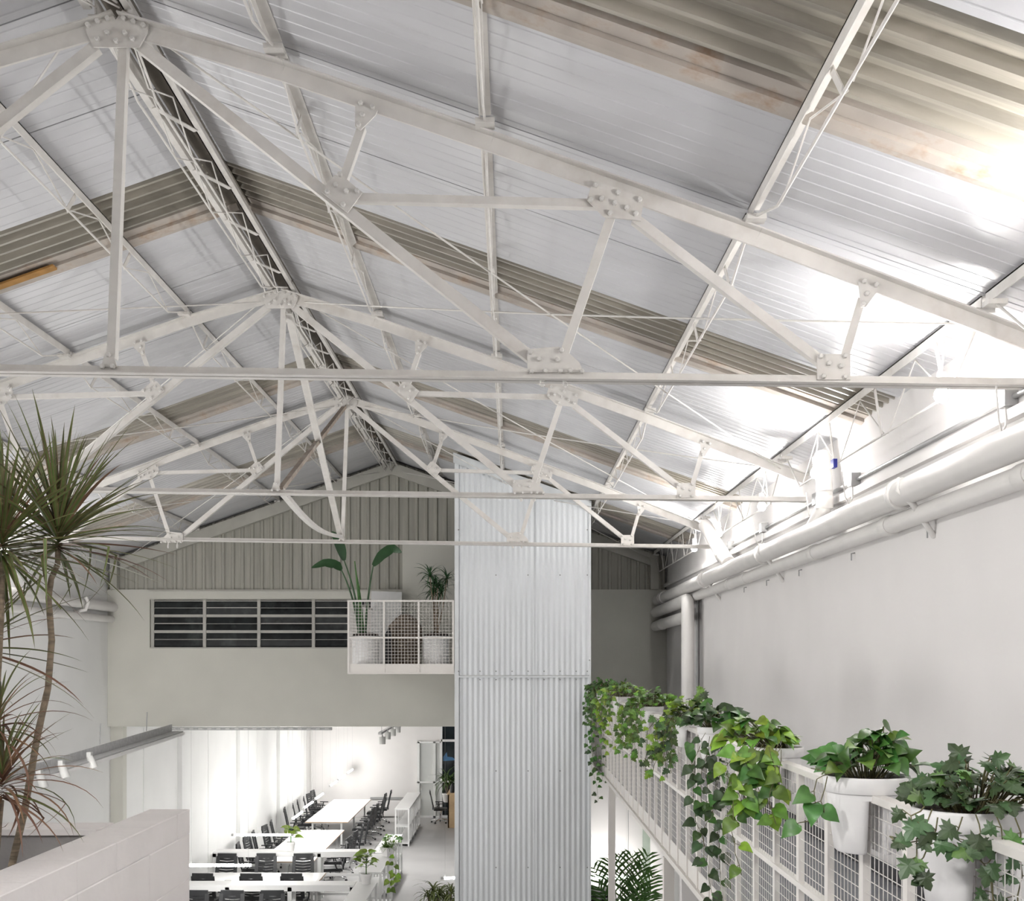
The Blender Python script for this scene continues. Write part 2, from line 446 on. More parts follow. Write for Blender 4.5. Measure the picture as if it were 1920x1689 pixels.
# louvred window in the gable wall
win = E('window_1', (-4.2, D[4], CZ + .23), 'long dark louvred window with pale metal frame in the far wall', 'window', kind='structure')
fx = [-6.32, -5.405, -4.45, -3.49, -2.54, -2.05]
MB().box(-6.36, -2.02, D[4] + .16, D[4] + .18, CZ + .228, CZ + 1.115).build('dark_reveal', 'base', win)
for i, xx in enumerate(fx):
    MB().box(xx - .028, xx + .028, D[4] + .02, D[4] + .09, CZ + .23, CZ + 1.115).build('mullion', 'winframe', win)
MB().box(-6.36, -2.02, D[4] + .0, D[4] + .10, CZ + 1.085, CZ + 1.115).build('frame_rail', 'winframe', win)
MB().box(-6.36, -2.02, D[4] + .0, D[4] + .10, CZ + .228, CZ + .25).build('frame_rail', 'winframe', win)
rows = 3; rh = (1.085 - .25) / rows
for c_ in range(5):
    x0, x1 = fx[c_] + .03, fx[c_ + 1] - .03
    for r_ in range(rows):
        z0 = .25 + r_ * rh
        if r_: MB().box(x0, x1, D[4] + .02, D[4] + .08, CZ + z0 - .02, CZ + z0 + .02).build('transom', 'winframe', win)
        for k in range(2):
            za, zb = z0 + .02 + k * (rh - .04) / 2, z0 + .02 + (k + 1) * (rh - .04) / 2
            tilt = R.uniform(.0, .03)
            g = MB().prism([(x0, D[4] + .05 - tilt, CZ + za), (x1, D[4] + .05 - tilt, CZ + za), (x1, D[4] + .05 + tilt, CZ + zb), (x0, D[4] + .05 + tilt, CZ + zb)], (0, .006, 0))
            p = g.build('glass_slat', 'glass_dark', win)
            MB().box(x0, x1, D[4] + .035, D[4] + .055, CZ + zb - .008, CZ + zb + .008).build('slat_edge', 'winframe', p)

# mezzanine the viewer stands on, walkway deck, balcony deck
mz = MB().box(XL, 1.34, DB, 5.6, CZ - 1.95, CZ - 1.72)
T(mz.build('floor', 'deck', origin=(0, 0, CZ - 1.72)), 'grey mezzanine floor under the block planter', 'floor', kind='structure')
wd = MB().box(1.39, XRT, DB, D[4], CZ - 1.68, CZ - 1.58)
T(wd.build('floor', 'deck', origin=(2, 8, CZ - 1.58)), 'grey walkway floor behind the mesh railing', 'floor', kind='structure')
bs = MB().box(XRT - .015, XRT, DB, D[4], CZ - 1.58, CZ - 1.46)
T(bs.build('baseboard_right', 'base', origin=(XRT, 8, CZ - 1.58)), 'dark baseboard along the walkway wall', 'baseboard', kind='structure')
bd = MB().box(-2.40, -.86, 17.46, D[4], CZ - .16, CZ - .06)
T(bd.build('floor', 'rail', origin=(-1.6, 19, CZ - .06)), 'white floor slab of the small balcony beside the tower', 'floor', kind='structure')

# ------------------------------------------------------------------ ROOF TRUSSES
TA = [(221, 45, 1, 1, D[1]), (526, 552, .567, .5705, D[2]), (647, 748, .395, .411, D[3])]
hexv = MB().lathe([(.0135, 0), (.0135, -.018), (.010, -.022)], n=6, smooth=False)
hexv.v = [(x, z, y) for x, y, z in hexv.v]
BOLT = hexv.mesh('bolt', 'bolt')

PLATES = [   # polygon, bolts, in pixels of the nearest truss; flag: mirrored too
    ([(165, 40), (210, 22), (220, 42), (232, 24), (282, 45), (279, 66), (264, 93), (178, 93), (165, 66)],
     [(169, 53), (187, 46), (206, 41), (236, 41), (254, 47), (273, 54), (205, 67), (238, 68), (187, 79), (222, 83), (252, 79)], False),
    ([(667, 199), (709, 211), (705, 220), (677, 248), (667, 241)], [(678, 199), (700, 206), (681, 221), (674, 239)], True),
    ([(611, 352), (628, 332), (645, 334), (671, 357), (681, 364), (653, 402), (604, 363)], [(639, 332), (631, 351), (651, 363), (671, 363), (616, 364), (645, 388)], True),
    ([(1100, 378), (1108, 350), (1115, 342), (1207, 374), (1200, 417), (1132, 410)],
     [(1116, 352), (1158, 366), (1198, 379), (1107, 379), (1127, 377), (1152, 385), (1174, 394), (1191, 405), (1143, 404)], True),
    ([(988, 657), (1046, 652), (1061, 659), (1086, 682), (1094, 700), (989, 700)],
     [(994, 663), (1052, 660), (1010, 676), (1045, 678), (996, 699), (1022, 698), (1050, 698), (1069, 698), (1090, 699)], True),
    ([(1530, 666), (1592, 666), (1592, 714), (1530, 714)], [(1536, 671), (1581, 670), (1551, 684), (1574, 689), (1541, 708), (1581, 709)], True),
    ([(1607, 531), (1647, 543), (1621, 578), (1612, 578)], [(1617, 531), (1639, 538), (1622, 554), (1615, 573)], True),
    ([(193, 690), (199, 665), (207, 661), (216, 666), (222, 690)], [(207, 668), (196, 690), (215, 690)], False),
]
MEMBERS = [  # p0, p1, width m, name, mirrored
    ((262, 84), (1022, 690), .058, 'diagonal', True),
    ((678, 236), (640, 345), .042, 'strut', True),
    ((662, 369), (1122, 381), .042, 'strut', True),
    ((1146, 404), (1056, 668), .048, 'strut', True),
    ((1190, 408), (1556, 688), .050, 'diagonal', True),
    ((1582, 675), (1616, 560), .042, 'strut', True),
    ((230, 84), (208, 672), .045, 'king_post', False),
]
CHORD = [(221, 46), (530, 137), (921, 270), (1420, 448), (1925, 640)]
tnames = ['nearest white steel roof truss with bolted gusset plates across the top',
          'middle white steel roof truss, second of three from the viewer',
          'farthest white steel roof truss, passing in front of the corrugated tower']
YA = Vector((0, 1, 0))
for ti, (ax, ay, sx, sy, d) in enumerate(TA):
    def Q(p, mir=False, dd=0.0, d=d, ax=ax, ay=ay, sx=sx, sy=sy):
        px, py = p
        if mir: px = 442 - px
        q = Wp(ax + sx * (px - 221), ay + sy * (py - 45), d); q.y += dd; return q
    root = E('roof_truss', Q((221, 700)), tnames[ti], 'roof truss', 'white roof trusses')
    for mir in (False, True):
        mb = MB(); pts = [Q(p, mir) for p in CHORD]
        xw = XRT if not mir else XL
        dirv = (pts[-1] - pts[-2]).normalized(); tt = (xw - pts[-1].x) / dirv.x
        pts[-1] = pts[-1] + dirv * tt
        for a, b in zip(pts[:-1], pts[1:]):
            ex = (b - a).normalized() * -.0002
            mb.beam(a - ex, b + ex, .016, .085, YA)
            for sgn in (-1, 1):
                u = (b - a).normalized(); n = Vector((0, 0, 1)) - u * u.z; n.normalize()
                mb.beam(a + n * .040 + YA * sgn * .034 - ex, b + n * .040 + YA * sgn * .034 + ex, .055, .008, YA)
        mb.build('top_chord', 'steel', root)
    mb = MB()
    yb = lambda px: 692 + .0135 * px
    a, b = Q((-1500, yb(-1500))), Q((1960, yb(1960)))
    if b.x > XRT - .01: b = a + (b - a) * ((XRT - .01 - a.x) / (b.x - a.x))
    if ti == 0: a.x = max(a.x, XL + .01)
    if a.x < XL + .01: a = b + (a - b) * ((XL + .01 - b.x) / (a.x - b.x))
    for sgn in (-1, 1):
        mb.beam(a + YA * sgn * .009, b + YA * sgn * .009, .007, .045, YA)
        mb.beam(a + YA * sgn * .034 + Vector((0, 0, -.020)), b + YA * sgn * .034 + Vector((0, 0, -.020)), .050, .007, YA)
    mb.build('bottom_chord', 'steel', root)
    for p0, p1, wd_, nm, mirr in MEMBERS:
        for mir in ((False, True) if mirr else (False,)):
            a, b = Q(p0, mir), Q(p1, mir); u = (b - a).normalized(); n = u.cross(YA)
            if n.z > 0 or (abs(n.z) < .2 and n.x < 0 and nm == 'king_post'): n = -n
            if nm == 'king_post': n = Vector((1, 0, 0))
            mb = MB().beam(a, b, .007, wd_, YA)
            mb.beam(a + n * (wd_ / 2 - .0035) + YA * .025, b + n * (wd_ / 2 - .0035) + YA * .025, .050, .007, YA)
            mb.build(nm, 'steel', root)
    for poly, bolts, mirr in PLATES:
        for mir in ((False, True) if mirr else (False,)):
            pp = [Q(p, mir, -.026) for p in poly]
            if mir: pp = pp[::-1]
            g = MB().prism(pp, (0, .010, 0)).build('gusset_plate', 'steel', root)
            for bp in bolts:
                link('bolt', BOLT, g, Q(bp, mir, -.026))
    for px in (1017, 1060):                       # hanging bolts under the splice plate
        for mir in (False, True):
            p = Q((px, 706), mir); mb = MB()
            for k in range(4): mb.lathe([(.014, -.004), (.014, .004)], p - Vector((0, 0, .012 + k * .011)), n=6, smooth=False)
            mb.lathe([(.007, -.055), (.007, .02)], p, n=6, smooth=False); mb.build('splice_bolt', 'bolt', root)

# ------------------------------------------------------------------ LATTICE PURLINS
bay_txt = ['over the viewer', 'before the middle truss', 'before the farthest truss', 'before the gable wall']


def purlin(x, y0, y1, depth, label, eave=0):
    zt = roofz(x, -.012); root = E('lattice_purlin', (x, y0, zt), label, 'purlin', 'lattice purlins under the roof')
    L = y1 - y0; s = 1 if x > XR else -1
    MB().box(x - .03, x + .03, y0, y1, zt - .008, zt).build('top_flange', 'steel', root)
    MB().box(x - .003 - .027 * s, x + .003 - .027 * s, y0, y1, zt - .062, zt).build('top_web', 'steel', root)
    zb = zt - depth
    yy = [y0 + .02, y0 + .55, y1 - .55, y1 - .02]
    MB().tube([(x, yy[0], zt - .05), (x, yy[1], zb), (x, yy[2], zb), (x, yy[3], zt - .05)], .0075, 6).build('bottom_rod', 'steel', root)
    n = max(3, round((L - 1.1) / .62)); st = (L - 1.1) / n
    for i in range(n):
        ya = yy[1] + i * st
        if i % 2 == 0:
            MB().beam((x - .01, ya + st * .30, zt - .04), (x - .01, ya + .02, zb), .006, .036, (1, 0, 0)).build('lacing_bar', 'steel', root)
            MB().tube([(x + .012, ya + .02, zb), (x + .012, ya + st * 1.0, zt - .05)], .0055, 5).build('lacing_rod', 'steel', root)
        else:
            MB().beam((x + .01, ya, zt - .05), (x + .01, ya + st * .9, zb), .005, .012, (1, 0, 0)).build('lacing_bar', 'steel', root)
    for ye in (y0 + .05, y1 - .05):
        MB().box(x - .05, x + .05, ye - .04, ye + .04, zt - .085, zt - .058).build('cleat', 'steel', root)
    return root


pos = [('first', .88), ('second', 1.97), ('third', 3.37)]
for b in range(4):
    y0, y1 = D[b] + .03, D[b + 1] - .03
    if b == 3: y1 = D[4] - .14
    for s, sn in ((-1, 'left'), (1, 'right')):
        for o_, off in pos:
            purlin(XR + s * off, y0, y1, .20, 'white lattice purlin, %s below ridge on the %s slope, %s' % (o_, sn, bay_txt[b]))
    purlin(XRT - .22, y0, y1, .40, 'white lattice eave purlin along the right wall, %s' % bay_txt[b])
    purlin(XL + .22, y0, y1, .40, 'white lattice eave purlin along the left wall, %s' % bay_txt[b])
    # ridge girder: two channels, lacing bars and two hanging rods
    rt = E('ridge_girder', (XR, y0, CZ + 3.4), 'white twin channel ridge girder with lacing bars, %s' % bay_txt[b], 'girder', 'ridge girders')
    zt = roofz(XR, -.05)
    for s in (-1, 1):
        xx = XR + s * .085
        MB().box(xx - .004, xx + .004, y0, y1, zt - .11, zt - .01).box(xx - .004, xx + s * .04, y0, y1, zt - .11, zt - .102).build('channel', 'steel', rt)
        MB().tube([(xx - s * .02, y0 + .05, zt - .10), (xx - s * .03, y0 + .6, zt - .27), (xx - s * .03, y1 - .6, zt - .27), (xx - s * .02, y1 - .05, zt - .10)], .007, 6).build('bottom_rod', 'steel', rt)
    n = round((y1 - y0) / .85); st = (y1 - y0) / n
    for i in range(n):
        ya = y0 + i * st
        MB().beam((XR - .085, ya + .1, zt - .115), (XR + .085, ya + .1 + st * .35, zt - .115), .006, .034, (0, 0, 1)).build('lacing_bar', 'steel', rt)
        for s in (-1, 1):
            MB().tube([(XR + s * .06, ya, zt - .10), (XR + s * .055, ya + st * .5, zt - .27), (XR + s * .06, ya + st, zt - .10)], .005, 5).build('lacing_rod', 'steel', rt)

# roof-plane cross bracing rods
def rod(p0, p1, r, label, sag=0.0):
    p0, p1 = Vector(p0), Vector(p1); pts = [p0.lerp(p1, t / 6) + Vector((0, 0, -sag * math.sin(PI * t / 6))) for t in range(7)]
    T(MB().tube(pts, r, 6).build('brace_rod', 'steel', origin=p0), label, 'brace rod', 'thin roof bracing rods')


for b in (1, 2, 3):
    ya, yb_ = D[b], D[b + 1] - (.15 if b == 3 else 0)
    for s, sn, xw in ((-1, 'left', XL + .25), (1, 'right', XRT - .25)):
        zr, ze = CZ + 3.30, roofz(xw) - .18
        rod((XR + s * .2, ya, zr), (xw, yb_, ze), .0065, 'thin white brace rod falling away to the %s eave, %s' % (sn, bay_txt[b]), .03)
        rod((xw, ya, ze), (XR + s * .2, yb_, zr), .0065, 'thin white brace rod rising away from the %s eave, %s' % (sn, bay_txt[b]), .03)

# upright bracing between the middle and the farthest truss
k2b = Wp(524, 918, D[2]); k3b = Wp(638, 1006, D[3]); k2t = Wp(541, 588, D[2]); k3t = Wp(645, 762, D[3])


def flatbar(pts, wdt, label, m='steel'):
    mb = MB()
    for a, b in zip(pts[:-1], pts[1:]):
        mb.beam(a, b, wdt, .008, (1, 0, 0)); mb.beam(Vector(a) + Vector((wdt / 2, 0, 0)), Vector(b) + Vector((wdt / 2, 0, 0)), .006, .045, (1, 0, 0))
    T(mb.build('sway_brace', m, origin=pts[0]), label, 'brace', 'ridge sway braces')


flatbar([k2t, k3b], .07, 'white angle brace from middle truss apex down to farthest bottom chord')
flatbar([k3t, k2b], .06, 'brownish angle brace from farthest truss apex down to middle bottom chord', mat('rusty_brace', (.33, .27, .22), .6, var=.2, dirt=(.62, .60, .56), dirt_amt=.6, dirt_scale=4))
pts = []
for i in range(11):
    t = i / 10; p = k2b.lerp(k3b, t); p.z -= .12 * math.sin(PI * t); pts.append(p)
flatbar(pts, .07, 'sagging white tie strap between middle and farthest bottom chords')

# ------------------------------------------------------------------ EAVE FLOODLIGHTS
gb = MB().lathe([(.0, -.05), (.028, -.042), (.042, -.015), (.040, .01), (.022, .04), (.018, .06)], n=12, caps=(False, True)).mesh('bulb', 'bulb')
LAMPD = [-4.0, -1.0, 2.0, 4.6, 6.75, 9.55, 11.6, 14.0, 15.9]
for s, sn, xw in ((1, 'right', XRT - .22), (-1, 'left', XL + .22)):
    for i, d in enumerate(LAMPD):
        z = roofz(xw) - .42
        if s < 0 and d > 18: continue
        far_ = 'in the frame' if d > 5 else 'near the viewer'
        root = E('eave_lamp', (xw, d, z), 'bright bulb lamp on the %s eave purlin, %s from the near end' % (sn, ORD[i]), 'lamp', 'bulb lamps along the eaves')
        link('bulb', gb, root, (xw - .03 * s, d, z + .02))
        MB().lathe([(.024, .075), (.026, .125)], (xw - .03 * s, d, z + .02), 10).build('socket', 'pot', root)
        MB().tube([(xw - .03 * s, d, z + .14), (xw, d + .05, z + .24), (xw + .02 * s, d + .1, z + .40)], .006, 6).build('lamp_arm', 'pot', root)
        light('SPOT', 'lamp_flood', (xw - .09 * s, d, z + .08), EAVE_W, root, size=.06, aim=(xw - 1.6 * s, d, z + 1.5), spot=2.45)
        light('POINT', 'lamp_light', (xw - .10 * s, d, z + .02), EAVE_P, root, size=.05)

ADDED_PEND_W = 70.0
for i, (xx, yy, ax_, ay_, az_, sp_, pw_) in enumerate(((-2.6, 1.4, 2.72, 5.0, -.7, 1.0, 1.7), (-.4, .6, 1.0, 4.4, -1.9, 1.25, .9), (1.0, .3, -1.7, 4.6, -1.7, .95, 1.2))):   # unseen cone lamps added to light pots, planter and right wall
    z = CZ + 1.45; aim_ = Vector((ax_, ay_, CZ + az_))
    root = E('added_pendant', (xx, yy, z), 'white cone lamp added out of view to light the foreground, %s from the left' % ORD[i], 'lamp', 'added cone pendants out of view')
    dv = (aim_ - Vector((xx, yy, z))).normalized(); p = Vector((xx, yy, z))
    MB().tube([p - dv * .16, p - dv * .12, p + dv * .02], [.03, .06, .16], 16, caps=False).build('added_lamp_shade', 'pot', root)
    MB().tube([p - dv * .11, p - dv * .03], [.035, .045], 12).build('bulb', 'bulb', root)
    MB().tube([p - dv * .15, (xx, yy, z + .25), (xx, yy, roofz(xx))], .005, 5).build('cord', 'conduit', root)
    light('SPOT', 'lamp_light', p + dv * .05, ADDED_PEND_W * pw_, root, size=.16, aim=aim_, spot=sp_ + .25)

# ------------------------------------------------------------------ PIPES, CONDUIT
def pipe(pts, r, label, name='pipe', collars=(), n=16, group='white wall pipes'):
    pts = [Vector(p) for p in pts]
    root = E(name, pts[0], label, 'pipe', group)
    MB().tube(pts, r, n).build('pipe_run', 'pipe', root)
    for c, dirv, rr, ln in collars:
        c, dirv = Vector(c), Vector(dirv).normalized()
        MB().tube([c - dirv * ln / 2, c - dirv * ln * .45, c + dirv * ln * .45, c + dirv * ln / 2], [rr * .96, rr, rr, rr * .96], n).build('collar', 'pipe', root)
    return root


def sm(pts, k=6):
    """round the corners of a polyline"""
    pts = [Vector(p) for p in pts]; out = [pts[0]]
    for a, b, c in zip(pts[:-2], pts[1:-1], pts[2:]):
        rr = min((b - a).length, (c - b).length, .22) * .5
        p, q = b + (a - b).normalized() * rr, b + (c - b).normalized() * rr
        for i in range(k + 1):
            t = i / k; out.append(p * (1 - t) ** 2 + b * 2 * t * (1 - t) + q * t * t)
    out.append(pts[-1]); return out


zp = CZ + 1.13; xp = XRT - .17
pipe([(xp, DB + .05, zp), (xp, D[4], zp - .06)], .088, 'thick white pipe along the right wall, topmost long run', collars=[((xp, dd, zp - .06 * (dd + 6) / 26.6), YA, .105, l) for dd, l in ((3.6, .06), (7.70, .06), (11.9, .06), (15.35, .05), (15.55, .05), (19.6, .06), (19.9, .05))])
xp2 = XRT - .085; zp2 = CZ + .975
pipe([(xp2, DB + .05, zp2), (xp2, D[4], zp2 - .05)], .062, 'thinner white pipe just under the thick one on the right wall', collars=[((xp2, dd, zp2 - .05 * (dd + 6) / 26.6), YA, .070, .14) for dd in (6.0, 8.2, 10.2, 13.2, 14.2)])
for i, dd in enumerate((5.6, 7.6, 9.3, 11.0, 12.4, 13.6)):
    T(MB().tube([(XRT - .002, dd, CZ + .86), (XRT - .03, dd, CZ + .855), (XRT - .03, dd, CZ + .80)], .006, 5).build('pipe_hook', 'conduit', origin=(XRT, dd, CZ + .86)),
      'small hook under the right wall pipes, %s from the near end' % ORD[i], 'hook', 'pipe hooks')
for i, dd in enumerate((7.45, 11.65, 15.2)):
    T(MB().tube([(XRT - .002, dd + .1, CZ + .80), (XRT - .16, dd + .05, CZ + 1.01), (XRT - .27, dd + .02, CZ + 1.09), (XRT - .265, dd, CZ + 1.17)], [.018, .022, .014, .008], 8).build('pipe_bracket', 'pipe', origin=(XRT, dd, CZ + .8)),
      'white curved bracket carrying the thick pipe, %s from the near end' % ORD[i], 'bracket', 'pipe brackets')
pipe(sm([(XRT - .14, 9.75, CZ + 1.72), (XRT - .16, 9.62, CZ + 1.45), (XRT - .16, 9.6, CZ + 1.28), (XRT - .17, 9.9, CZ + 1.14)]), .066, 'short white downpipe elbow by the middle truss heel',
     'downpipe', [((XRT - .16, 9.61, CZ + 1.40), (0, 0, 1), .070, .02), ((XRT - .16, 9.61, CZ + 1.30), (0, 0, 1), .072, .10)])
pipe([Wp(1322, 985, 14.75), Wp(1352, 1036, 14.1), Wp(1366, 1055, 13.9)], .085, 'slanting white downpipe by the farthest truss heel', 'downpipe', [(Wp(1354, 1039, 14.08), Wp(1352, 1036, 14.1) - Wp(1322, 985, 14.75), .092, .10)])
vx_ = 2.50; vd = 16.7
pipe(sm([(vx_ + .02, D[4], CZ + .86), (vx_, vd, CZ + .88), (vx_, vd, CZ - 1.57)]), .092, 'vertical white pipe dropping to the walkway by the far corner', 'drain_pipe')
pipe([(vx_ + .02, D[4], CZ + .62), (vx_, vd - .02, CZ + .64)], .088, 'short white pipe stub, lowest at the far right corner', 'drain_pipe', [((vx_ + .015, 19.6, CZ + .625), YA, .097, .1)])
T(MB().tube([(XRT - .03, vd + .3, CZ + .9), (XRT - .03, vd + .3, CZ - 1.57)], .022, 8).build('wall_cable', 'conduit', origin=(XRT - .03, vd + .3, CZ - 1.57)), 'thin grey conduit behind the vertical white pipe', 'conduit')
pipe([(XL + .10, 7, CZ + .98), (XL + .10, D[4], CZ + .95)], .085, 'upper white pipe along the left wall', collars=[((XL + .10, 12, CZ + .97), YA, .1, .06)])
pipe([(XL + .07, 7, CZ + .76), (XL + .07, D[4], CZ + .74)], .062, 'lower white pipe along the left wall')
hk = Wp(163, 1133, 19.0)
T(MB().tube([(XL + .01, 19.0, CZ + .80), (XL + .20, 19, CZ + .84), (XL + .24, 19, CZ + .96), (XL + .20, 19, CZ + 1.04)], .03, 8).build('pipe_bracket', 'pipe', origin=(XL, 19, CZ + .8)), 'white curved bracket holding the left wall pipes', 'bracket')

cd = E('conduit', (XRT - .03, 2, CZ + 1.42), 'grey conduit line with junction boxes high on the right wall', 'conduit')
MB().tube([(XRT - .02, DB + .1, CZ + 1.43), (XRT - .02, 15.2, CZ + 1.42)], .016, 8).build('conduit_run', 'conduit', cd)
for dd in (3.9, 6.35, 9.2, 10.3, 12.5, 14.4):
    MB().box(XRT - .075, XRT - .002, dd - .05, dd + .05, CZ + 1.375, CZ + 1.475).build('junction_box', 'conduit', cd)
    MB().tube([(XRT - .05, dd, CZ + 1.38), (XRT - .06, dd - .03, CZ + 1.27), (XRT - .11, dd - .10, CZ + 1.22), (XRT - .16, dd - .18, CZ + 1.27), (XRT - .20, dd - .24, CZ + 1.45)], .006, 5).build('loop_cable', 'pipe', cd)
bt = Wp(1581, 867, 9.0)
T(MB().box(XRT - .26, XRT - .23, 8.98, 9.06, roofz(XRT - .22) - .45, roofz(XRT - .22) - .385).build('tape_tag', 'blue', origin=(XRT - .245, 9.02, bt.z)), 'small blue tape tag on the right eave purlin rod', 'tape')

# ------------------------------------------------------------------ CORRUGATED TOWER
tw = E('corrugated_tower', (.16, 17.4, CZ + ZF), 'tall white corrugated metal tower rising from floor to roof', 'tower')
TD = 17.4; tx0, txm, tx1 = -.80, .325, 1.155


def corr(x0, x1, z0, ztop, name, d=TD, pitch=.0795, amp=.0085, m='tower', parent=tw, per=8):
    n = max(8, int((x1 - x0) / pitch * per)); vs = []
    for i in range(n + 1):
        x = x0 + (x1 - x0) * i / n; y = d + amp * math.cos(2 * PI * (x - x0) / pitch)
        zt = ztop(x) if callable(ztop) else ztop
        vs += [(x, y, z0), (x, y, zt)]
    mb = MB().add(vs, [(2 * i, 2 * i + 2, 2 * i + 3, 2 * i + 1) for i in range(n)], True)
    return mb.build(name, m, parent)


tt_ = lambda x: roofz(x, -.04)
corr(tx0, txm + .01, CZ - .205, tt_, 'corrugated_sheet', TD); corr(txm, tx1, CZ - .205, tt_, 'corrugated_sheet', TD + .004)
corr(tx0, txm + .01, CZ + ZF, CZ - .235, 'corrugated_sheet', TD + .012); corr(txm, tx1, CZ + ZF, CZ - .235, 'corrugated_sheet', TD + .016)
MB().box(tx0 - .03, tx1 + .01, TD - .03, TD + .03, CZ - .238, CZ - .210).build('seam_flashing', 'flash', tw)
for xa, xb in ((tx0 - .05, tx0 + .012), (tx1 - .012, tx1 + .015)):
    mb = MB(); mb.add([(xa, TD - .02, CZ + ZF), (xb, TD - .02, CZ + ZF), (xb, TD - .02, roofz(xb, -.04)), (xa, TD - .02, roofz(xa, -.04)),
                       (xa, TD + 2.2, CZ + ZF), (xb, TD + 2.2, CZ + ZF), (xb, TD + 2.2, roofz(xb, -.04)), (xa, TD + 2.2, roofz(xa, -.04))],
                      [(0, 1, 2, 3), (5, 4, 7, 6), (4, 0, 3, 7), (1, 5, 6, 2)]); mb.build('corner_flashing', 'flash', tw)
mb = MB(); a = Vector((tx0 - .07, TD - .045, roofz(tx0 - .07, -.03))); b = Vector((tx1 + .02, TD - .045, roofz(tx1 + .02, -.03)))
mb.prism([a, b, b - Vector((0, 0, .15)), a - Vector((0, 0, .15))], (0, .03, 0)); mb.build('top_flashing', 'flash', tw)
scr = MB().lathe([(.010, 0), (.010, -.008), (.006, -.012)], n=6); scr.v = [(x, z, y) for x, y, z in scr.v]; SCR = scr.mesh('screw', 'screw')
for zz, xs_ in ((-.145, (860, 900, 930, 960, 990, 1020, 1050, 1080, 1101)), (-.27, (900, 930, 960, 990, 1020, 1050, 1080)), (1.28, (930, 990, 1050, 1101)), (1.95, (860, 1101)), (-1.62, (930, 990, 1050, 1101)), (-3.05, (930, 990, 1050, 1101)), (.02, (1105,))):
    for sx_ in xs_: link('screw', SCR, tw, ((sx_ - 960) / F * TD, TD - .022, CZ + zz))

# ------------------------------------------------------------------ RAILINGS
def wire_panel(wd_, ht, cell=.0505, r=.0013):
    """mesh in a local plane: x = along, z = up, origin low corner"""
    mb = MB(); n = max(1, round(wd_ / cell)); m_ = max(1, round(ht / cell))
    for i in range(1, n):
        mb.box(i * wd_ / n - r, i * wd_ / n + r, -r, r, 0, ht)
    for j in range(1, m_):
        mb.box(0, wd_, r, 3 * r, j * ht / m_ - r, j * ht / m_ + r)
    return mb.mesh('wire_mesh', 'wire')


XRL = 1.36; PS = .505; yst = 4.02 - PS * 3; npost = 36
rr = E('walkway_railing', (XRL, yst, CZ - 1.66), 'long white walkway railing with square wire mesh and pots hung on it', 'railing')
yend = yst + PS * (npost - 1)
MB().box(XRL - .025, XRL + .025, yst - .03, yend, CZ - .525, CZ - .497).build('top_rail', 'rail', rr)
MB().box(XRL - .02, XRL + .02, yst - .03, yend, CZ - 1.062, CZ - 1.035).build('middle_rail', 'rail', rr)
MB().box(XRL - .03, XRL + .03, yst - .03, yend, CZ - 1.70, CZ - 1.655).build('bottom_rail', 'rail', rr)
post_me = MB().box(-.014, .014, -.024, .024, -1.66, -.52).mesh('post', 'rail')
wm1 = wire_panel(PS - .048, .505); wm2 = wire_panel(PS - .048, .44)
kick = MB().box(-.004, .004, 0, PS - .048, -1.66, -1.525).mesh('kick_plate', 'rail')
ROT = Matrix.Rotation(PI / 2, 4, 'Z')
for i in range(npost):
    y = yst + PS * i
    link('post', post_me, rr, (XRL, y, CZ))
    if i < npost - 1:
        for me, z in ((wm1, -1.035), (wm2, -1.515)):
            T(link('wire_mesh', me, rr, mtx=Matrix.Translation((XRL, y + .024, CZ + z)) @ ROT), kind='stuff')
        link('kick_plate', kick, rr, (XRL, y + .024, CZ))
for i, (y, label) in enumerate(((16.0, 'slim white post under the far end of the walkway'), (10.2, 'pale post under the walkway, nearer of two'))):
    T(MB().box(XRL - .045, XRL + .045, y - .045, y + .045, CZ + ZF, CZ - 1.70).build('walkway_post', 'rail', origin=(XRL, y, CZ + ZF)), label, 'post')
T(MB().box(XRL + .10, XRT, yst, 17, CZ - 1.74, CZ - 1.685).build('deck_beam', 'rail', origin=(2, 8, CZ - 1.74)), 'pale underside beam beneath the walkway floor', 'beam', kind='structure')
T(MB().box(1.62, 1.78, 11.2, 11.3, CZ + ZF, CZ - 1.75).box(1.62, 2.7, 11.3, 11.34, CZ + ZF, CZ - 1.75).build('wall_partition', 'wall', origin=(2, 11.2, CZ + ZF)), 'white partition below the walkway', 'wall', kind='structure')

# balcony railing beside the tower
br = E('balcony_railing', (-2.42, TD, CZ - .18), 'small white balcony railing with square wire mesh left of the tower', 'railing')
bx = [-2.425, -1.898, -1.384, -.872]
MB().box(bx[0] - .015, bx[3] + .015, TD - .015, TD + .015, CZ + .885, CZ + .910).build('top_rail', 'rail', br)
MB().box(bx[0], bx[3], TD - .013, TD + .013, CZ + .340, CZ + .365).build('middle_rail', 'rail', br)
MB().box(bx[0] - .015, bx[3] + .015, TD - .015, TD + .015, CZ - .185, CZ - .16).build('bottom_rail', 'rail', br)
for x in bx: MB().box(x - .014, x + .014, TD - .014, TD + .014, CZ - .18, CZ + .90).build('post', 'rail', br)
for a, b in zip(bx[:-1], bx[1:]):
    for z, h in ((.365, .52), (-.04, .38)):
        T(link('wire_mesh', wire_panel(b - a - .028, h, .047, .0024), br, (a + .014, TD, CZ + z)), kind='stuff')
    MB().box(a + .014, b - .014, TD - .004, TD + .004, CZ - .16, CZ - .035).build('kick_plate', 'rail', br)
for y in (18.4, 19.45, 20.5): MB().box(bx[0] - .014, bx[0] + .014, y - .014, y + .014, CZ - .06, CZ + .90).build('post', 'rail', br)
for z in (.8975, .3525): MB().box(bx[0] - .013, bx[0] + .013, TD, 20.55, CZ + z - .0125, CZ + z + .0125).build('side_rail', 'rail', br)
